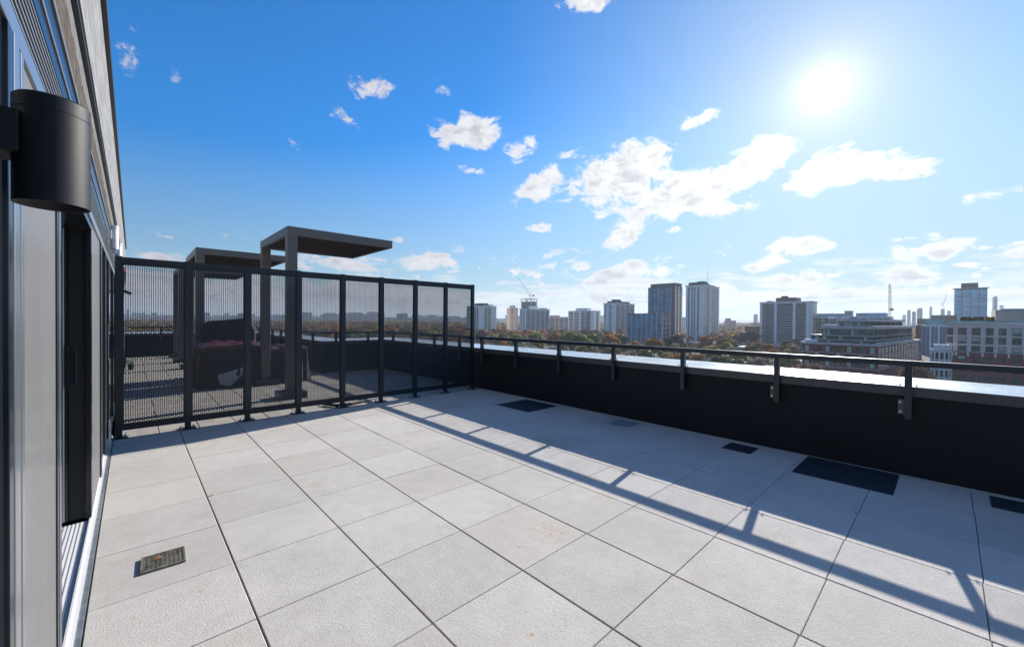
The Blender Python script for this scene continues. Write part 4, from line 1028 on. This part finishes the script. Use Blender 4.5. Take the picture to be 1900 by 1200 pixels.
# low roofs among the trees
mats = [ROOFW, ROOFG, BRN, BRN2, GRY]
low = [(1305, 1352, 638, 372, 11, ROOFW, 'low pale flat roofed building at the foot of the tallest white tower'), (1345, 1418, 640, 366, 10, ROOFG, 'long low grey flat roofed building left of the broad slab tower'),
       (1420, 1468, 642, 340, 9, GRY, 'low grey building in front of the broad slab tower'), (1262, 1300, 637, 380, 11, BRN, 'low brown building at the foot of the glass tower'),
       (925, 940, 628, 520, 14, BRN, 'low brown building between the two leftmost towers'), (1008, 1036, 652, 300, 8, BRN2, 'dark low house among the trees below the wide white tower'),
       (1128, 1150, 637, 330, 8, ROOFW, 'small pale roofed building below the stepped roof tower'), (1370, 1412, 645, 330, 9, ROOFW, 'low building with white rooftop units in front of the brick wing')]
for u0, u1, v, D, h, m_, lab in low:
    T = Tower('low_building', lab, u0, (u0+u1)/2, u1, 600, D, BRN2 if m_ is BRN else GRY, 3, cat='building', maxx=40, maxy=40) if False else None
    c, a, wx_, wy_ = plan(u0, u0+(u1-u0)*.6, u1, D); wx_ = min(wx_, 45); wy_ = min(wy_, 45); h = max(3.5, ztop(u0+(u1-u0)*.6, v, D)-ZG)
    R_ = root('low_building', lab, 'building', (c.x, c.y, ZG), a, 'low buildings among the trees')
    mb = MB(); mb.box((0, 0, 0), (wx_, wy_, h)); part('wall', mb, BRN if m_ in (BRN, BRN2) else GRY, R_, local=True)
    mb = MB(); mb.box((-.4, -.4, h+.01), (wx_+.4, wy_+.4, h+.5)); part('roof', mb, m_, R_, local=True)
    bmw = boxmesh('window', (-.06, 0, 0), (-.005, 2.2, 1.4), WINB); rep('window', bmw, [(0, 1.5+3.6*i, h-2.4) for i in range(int(wy_/3.6))], R_)
    for q in range(3): mb = MB(); mb.box((wx_*(.2+.25*q), wy_*.3, h+.51), (wx_*(.2+.25*q)+2.5, wy_*.3+2, h+1.9)); part('roof_unit', mb, ROOFW if q % 2 else GRY, R_, local=True)

# ---- trees
def leafmat(name, a, b):
    m = bpy.data.materials.new(name); m.use_nodes = True; t = NT(m.node_tree); p = t.n['Principled BSDF']
    tc = t.new('ShaderNodeTexCoord').outputs['Object']; oi = t.new('ShaderNodeObjectInfo').outputs['Random']
    f = t.math('ADD', t.math('MULTIPLY', t.noise(tc, .5, 5, .7), .75), t.math('MULTIPLY', oi, .35))
    t.put(p.inputs['Base Color'], t.mix(t.ramp(f, .35, .8), c4(a), c4(b))); p.inputs['Roughness'].default_value = .7
    p.inputs['Specular IOR Level'].default_value = .2
    tr = t.new('ShaderNodeBsdfTranslucent'); t.put(tr.inputs[0], t.mix(t.ramp(f, .35, .8), c4(a), c4(b))); mx = t.new('ShaderNodeMixShader'); mx.inputs[0].default_value = .45
    o = t.n['Material Output']; t.l.new(p.outputs[0], mx.inputs[1]); t.l.new(tr.outputs[0], mx.inputs[2]); t.l.new(mx.outputs[0], o.inputs[0])
    return m
LEAF = [('green', leafmat('green foliage', (.04, .075, .018), (.13, .17, .035))), ('yellow green', leafmat('yellow green foliage', (.12, .13, .022), (.34, .28, .05))),
        ('orange', leafmat('orange foliage', (.18, .07, .018), (.46, .19, .04))), ('rusty brown', leafmat('rusty foliage', (.11, .055, .028), (.26, .13, .06))),
        ('bare greyish', leafmat('thin greyish twigs', (.12, .10, .075), (.30, .25, .18))), ('dark green', leafmat('dark conifer foliage', (.012, .025, .012), (.035, .055, .025)))]
BARK = mat('bark', (.06, .05, .04), .9, nscale=3, namp=.3)
def crown_mesh(seed, n, leaf, r=5.0, h=12.0, lobes=9, squash=.85):
    q = random.Random(seed); mb = MB(); L = []
    for i in range(lobes):
        a = q.uniform(0, 6.28); d = q.uniform(0, r*.62); zz = q.uniform(h*.42, h*.82); rad = q.uniform(r*.30, r*.52)*(1.15-abs(zz/h-.6))
        L.append((d*cos(a), d*sin(a), zz, rad))
    L.append((0, 0, h*.8, r*.42)); L.append((0, 0, h*.55, r*.55))
    for i in range(n):
        lx, ly, lz, lr = L[q.randrange(len(L))]
        v = Vector((q.gauss(0, 1), q.gauss(0, 1), q.gauss(0, 1))).normalized(); rr_ = lr*(q.random()**.25)*q.uniform(.82, 1.1)
        p = Vector((lx, ly, lz)) + Vector((v.x, v.y, v.z*squash))*rr_
        nn = (v+Vector((q.uniform(-1, 1), q.uniform(-1, 1), q.uniform(-1, 1)))*.7).normalized(); a = nn.orthogonal().normalized(); b = nn.cross(a); s = leaf*q.uniform(.6, 1.3)
        an = q.uniform(0, 6.28); a2 = a*cos(an)+b*sin(an); b2 = nn.cross(a2)
        mb.add([p-a2*s-b2*s*.6, p+a2*s*.8-b2*s, p+a2*s+b2*s*.7, p-a2*s*.7+b2*s], [(0, 1, 2, 3)])
    return mb
def trunk_mb(seed, h=12.0):
    q = random.Random(seed); mb = MB(); mb.tube((0, 0, 0), (q.uniform(-.2, .2), q.uniform(-.2, .2), h*.5), .32, 7, .2)
    for i in range(6):
        a = q.uniform(0, 6.28); z0 = q.uniform(h*.22, h*.45); l = q.uniform(2, 3.8); mb.tube((0, 0, z0), (cos(a)*l, sin(a)*l, z0+q.uniform(2, 4)), .13, 5, .04)
    return mb
crowns = {}
for ci, (cn, cm) in enumerate(LEAF):
    for v_ in range(3): crowns[(ci, v_)] = crown_mesh(ci*10+v_, 1200 if ci != 4 else 800, .55 if ci != 4 else .36, lobes=8+v_*2).mesh('crown', cm)
trunks = [trunk_mb(i).mesh('trunk', BARK) for i in range(3)]
r5 = random.Random(21)
LOOK = {0: 'rounded green tree', 1: 'yellow green rounded tree', 2: 'orange autumn tree', 3: 'rusty brown autumn tree', 4: 'thin greyish half bare tree', 5: 'dark green tree'}
def tree(u, D, ci, s, lab, vi=None, place='street trees of the town below', wide=1.0):
    p = ray(u, 600)*D; t_ = root('tree', lab, 'tree', (p.x, p.y, ZG), r5.uniform(0, 6.28), place); t_.scale = (s*wide*r5.uniform(.9, 1.2), s*wide*r5.uniform(.9, 1.2), s)
    vi = r5.randrange(3) if vi is None else vi
    link('crown', crowns[(ci, vi)], t_); link('trunk', trunks[vi], t_); return t_
named = [(1058, 300, 1, 1.25, 'large rounded yellow green tree in front of the mid row white tower'), (1076, 285, 1, 1.15, 'yellow green tree leaning against the largest rounded one'), (1101, 300, 0, 1.1, 'rounded green tree right of the twin yellow green trees'),
         (933, 330, 1, 1.05, 'round yellow green tree below the slim beige tower'), (917, 345, 1, .95, 'small yellow green tree left of the one below the slim beige tower'), (894, 380, 3, 1.2, 'brownish tree at the foot of the leftmost tower'),
         (1128, 320, 2, 1.05, 'orange tree below the stepped roof tower'), (1214, 260, 2, 1.0, 'orange tree in front of the dark glass mid rise'), (1309, 300, 2, 1.05, 'red orange tree at the foot of the tallest white tower'),
         (1345, 310, 2, .9, 'orange tree right of the red orange one by the handrail'), (1391, 380, 5, 1.2, 'dark green tree in front of the brown brick wing'), (1371, 385, 5, 1.0, 'dark green shrubby tree left of the one by the brick wing'),
         (996, 330, 0, 1.05, 'green tree at the foot of the wide white tower'), (960, 340, 0, .95, 'olive tree between the slim beige tower and the wide white tower'), (1030, 340, 2, 1.0, 'small orange tree between two white towers'),
         (1150, 330, 5, 1.0, 'dark tree in front of the stepped roof tower'), (1254, 300, 5, 1.1, 'dark green tree at the base of the glass tower')]
for u, D, ci, s, lab in named: tree(u, D, ci, s*1.22, lab, wide=1.25)
# roof garden
for k, (u, ci) in enumerate(((1786, 3), (1797, 3), (1808, 0), (1820, 0), (1832, 1), (1841, 1))):
    p = Vector((XB+8+(k % 2)*2, XB*ray(u, 600).y/ray(u, 600).x*1.05, 0)); t_ = root('roof_shrub', ['leftmost reddish shrub on the roof of the pinkish building', 'second reddish shrub on the roof of the pinkish building', 'green shrub in the middle of the roof garden', 'dark green shrub right of the middle of the roof garden', 'yellowish shrub next to the roof room', 'yellowish shrub touching the roof room'][k], 'shrub', (p.x, p.y, zb(600)), 0, 'shrubs of the roof garden')
    t_.scale = (.30, .30, .24); link('crown', crowns[(ci, k % 3)], t_); link('trunk', trunks[k % 3], t_)
groups = {0: 'scattered green trees', 1: 'scattered yellow green trees', 2: 'scattered orange trees', 3: 'scattered rusty trees', 4: 'scattered half bare trees', 5: 'scattered dark green trees'}
zones = [  # u range, depth range, count, palette
    (860, 1210, 120, 300, 84, (1, 3, 4, 4, 2, 4, 3, 0)), (1200, 1480, 120, 300, 70, (4, 1, 4, 3, 0, 4, 1, 2)), (850, 1500, 310, 460, 70, (0, 5, 2, 3, 1, 3)),
    (230, 860, 110, 400, 60, (2, 3, 1, 2, 0, 3, 1, 5)), (1690, 1735, 130, 180, 5, (3, 2)), (1380, 1520, 110, 160, 12, (4, 1, 3))]
blocked = []
for o in list(bpy.data.objects):
    if o.parent is None and o.get('category') in ('tower', 'building') and o.name not in ('rooftop_building',):
        for ch in o.children:
            if ch.name.split('.')[0] in ('wall', 'interior_block'):
                bb = [Vector(c) for c in ch.bound_box]; M_ = Matrix.Translation(o.location) @ Matrix.Rotation(o.rotation_euler.z, 4, 'Z')
                blocked.append((M_.inverted(), min(b.x for b in bb)-4, max(b.x for b in bb)+4, min(b.y for b in bb)-4, max(b.y for b in bb)+4))
def free(x, y):
    for Mi, a, b, c, d in blocked:
        q = Mi @ Vector((x, y, 0))
        if a < q.x < b and c < q.y < d: return False
    return True
for u0, u1, d0, d1, n, pal in zones:
    k = 0
    while k < n:
        u, D = r5.uniform(u0, u1), sqrt(r5.uniform(d0**2, d1**2)); k += 1
        p = ray(u, 600)*D
        if not free(p.x, p.y): continue
        ci = r5.choice(pal)
        where = 'beyond the perforated screen' if u < 860 else ('seen over the handrail' if D > 290 else 'seen below the handrail through the glass')
        tree(u, D, ci, r5.uniform(.62, 1.0), '%s %s, one of many alike' % (LOOK[ci], where), None, groups[ci]+' '+where)
# the wood beyond: too many to count
mb = MB(); mb.cur = 0
pal = [0, 1, 2, 3, 4, 5]
for k in range(5200):
    u = r5.uniform(120, 1560) if k % 5 else r5.uniform(1300, 1900); D = 420*math.exp(r5.random()*2.3)
    p = ray(u, 600)*D
    if D < 900 and not free(p.x, p.y): continue
    s = r5.uniform(.7, 1.2)*(1+D/2600); r_ = 5*s; h = 11*min(s, 1.25); mb.cur = r5.choice((0, 2, 3, 3, 1, 3, 5))
    n = 26 if D < 900 else 12; lf = 1.0 if D < 900 else 2.0
    for i in range(n):
        v = Vector((r5.gauss(0, 1), r5.gauss(0, 1), abs(r5.gauss(0, 1)))).normalized(); c = Vector((p.x+v.x*r_*.9, p.y+v.y*r_*.9, ZG+h*.45+v.z*h*.55)); nn = (v+Vector((r5.uniform(-.5, .5), r5.uniform(-.5, .5), r5.uniform(-.5, .5)))).normalized()
        a = nn.orthogonal().normalized()*lf*r5.uniform(.8, 1.5)*s; b = nn.cross(a)
        mb.add([c-a-b, c+a-b, c+a+b, c-a+b], [(0, 1, 2, 3)])
struct('woodland', mb, [m_ for _, m_ in LEAF], 'stuff')

# parked cars glimpsed between the buildings
def car(label, u, v, col, rz, D=None):
    r = ray(u, v); k = (ZG+.1-H)/r.z; x, y = r.x*k, r.y*k
    C = root('parked_car', label, 'car', (x, y, ZG+.11), rz, 'cars parked in the lot')
    m_ = CARM[col]; mb = MB()
    mb.hexa([(-2.2, -.85, .25), (2.2, -.85, .25), (2.2, .85, .25), (-2.2, .85, .25), (-2.1, -.82, .85), (2.1, -.82, .78), (2.1, .82, .78), (-2.1, .82, .85)]); part('body', mb, m_, C, local=True, bevel=.08)
    mb = MB(); mb.hexa([(-1.7, -.78, .85), (1.1, -.78, .8), (1.1, .78, .8), (-1.7, .78, .85), (-1.2, -.62, 1.42), (.45, -.62, 1.42), (.45, .62, 1.42), (-1.2, .62, 1.42)]); part('cabin', mb, PANEGL, C, local=True, bevel=.05)
    mb = MB(); mb.box((-1.15, -.6, 1.43), (.4, .6, 1.46)); part('roof', mb, m_, C, local=True)
    for x_ in (-1.35, 1.35):
        for y_ in (-.86, .7): mb = MB(); mb.tube((x_, y_, .31), (x_, y_+.16, .31), .31, 14); part('wheel', mb, RUBBER, C, local=True)
CARM = {'white': mat('white car paint', (.75, .75, .75), .3, coat=.5), 'silver': mat('silver car paint', (.45, .47, .5), .3, .4, coat=.5), 'black': mat('black car paint', (.02, .02, .022), .25, coat=.5), 'red': mat('red car paint', (.4, .03, .03), .3, coat=.5)}
cl = [(1713, 697, 'white'), (1718, 693, 'silver'), (1722, 697, 'white'), (1726, 692, 'black'), (1716, 688, 'silver'), (1721, 686, 'white'), (1709, 691, 'black'), (1727, 699, 'silver'), (1712, 685, 'red')]
for k, (u, v, c) in enumerate(cl): car('%s parked car right of the terraced block, %s' % (c, ['front row', 'middle', 'front middle', 'by the bay', 'third row', 'back row', 'left row', 'nearest the bay', 'far back'][k]), u, v, c, r5.choice((0, 0.05, pi/2)))
for k, u in enumerate((1282, 1293, 1303, 1312, 1322, 1333)): car('%s car in the row past the treetops, %s' % (('white', 'silver')[k % 2], ['leftmost', 'second', 'third', 'fourth', 'fifth', 'rightmost'][k]), u, 667+k*.8, ('white', 'silver')[k % 2], pi/2)

# ---- air
if True:
    mb = MB(); mb.box((-12100, -12100, ZG-1), (12100, 12100, 190)); hz_ = mb.mesh('haze', None)
    m_ = bpy.data.materials.new('haze'); m_.use_nodes = True; t = NT(m_.node_tree); t.n.clear(); o_ = t.new('ShaderNodeOutputMaterial'); v_ = t.new('ShaderNodeVolumePrincipled')
    v_.inputs['Color'].default_value = (.78, .88, 1.0, 1); v_.inputs['Density'].default_value = .00016; v_.inputs['Anisotropy'].default_value = .2
    t.l.new(v_.outputs[0], o_.inputs['Volume']); hz_.materials.append(m_)
    o = link('haze', hz_); o['kind'] = 'stuff'
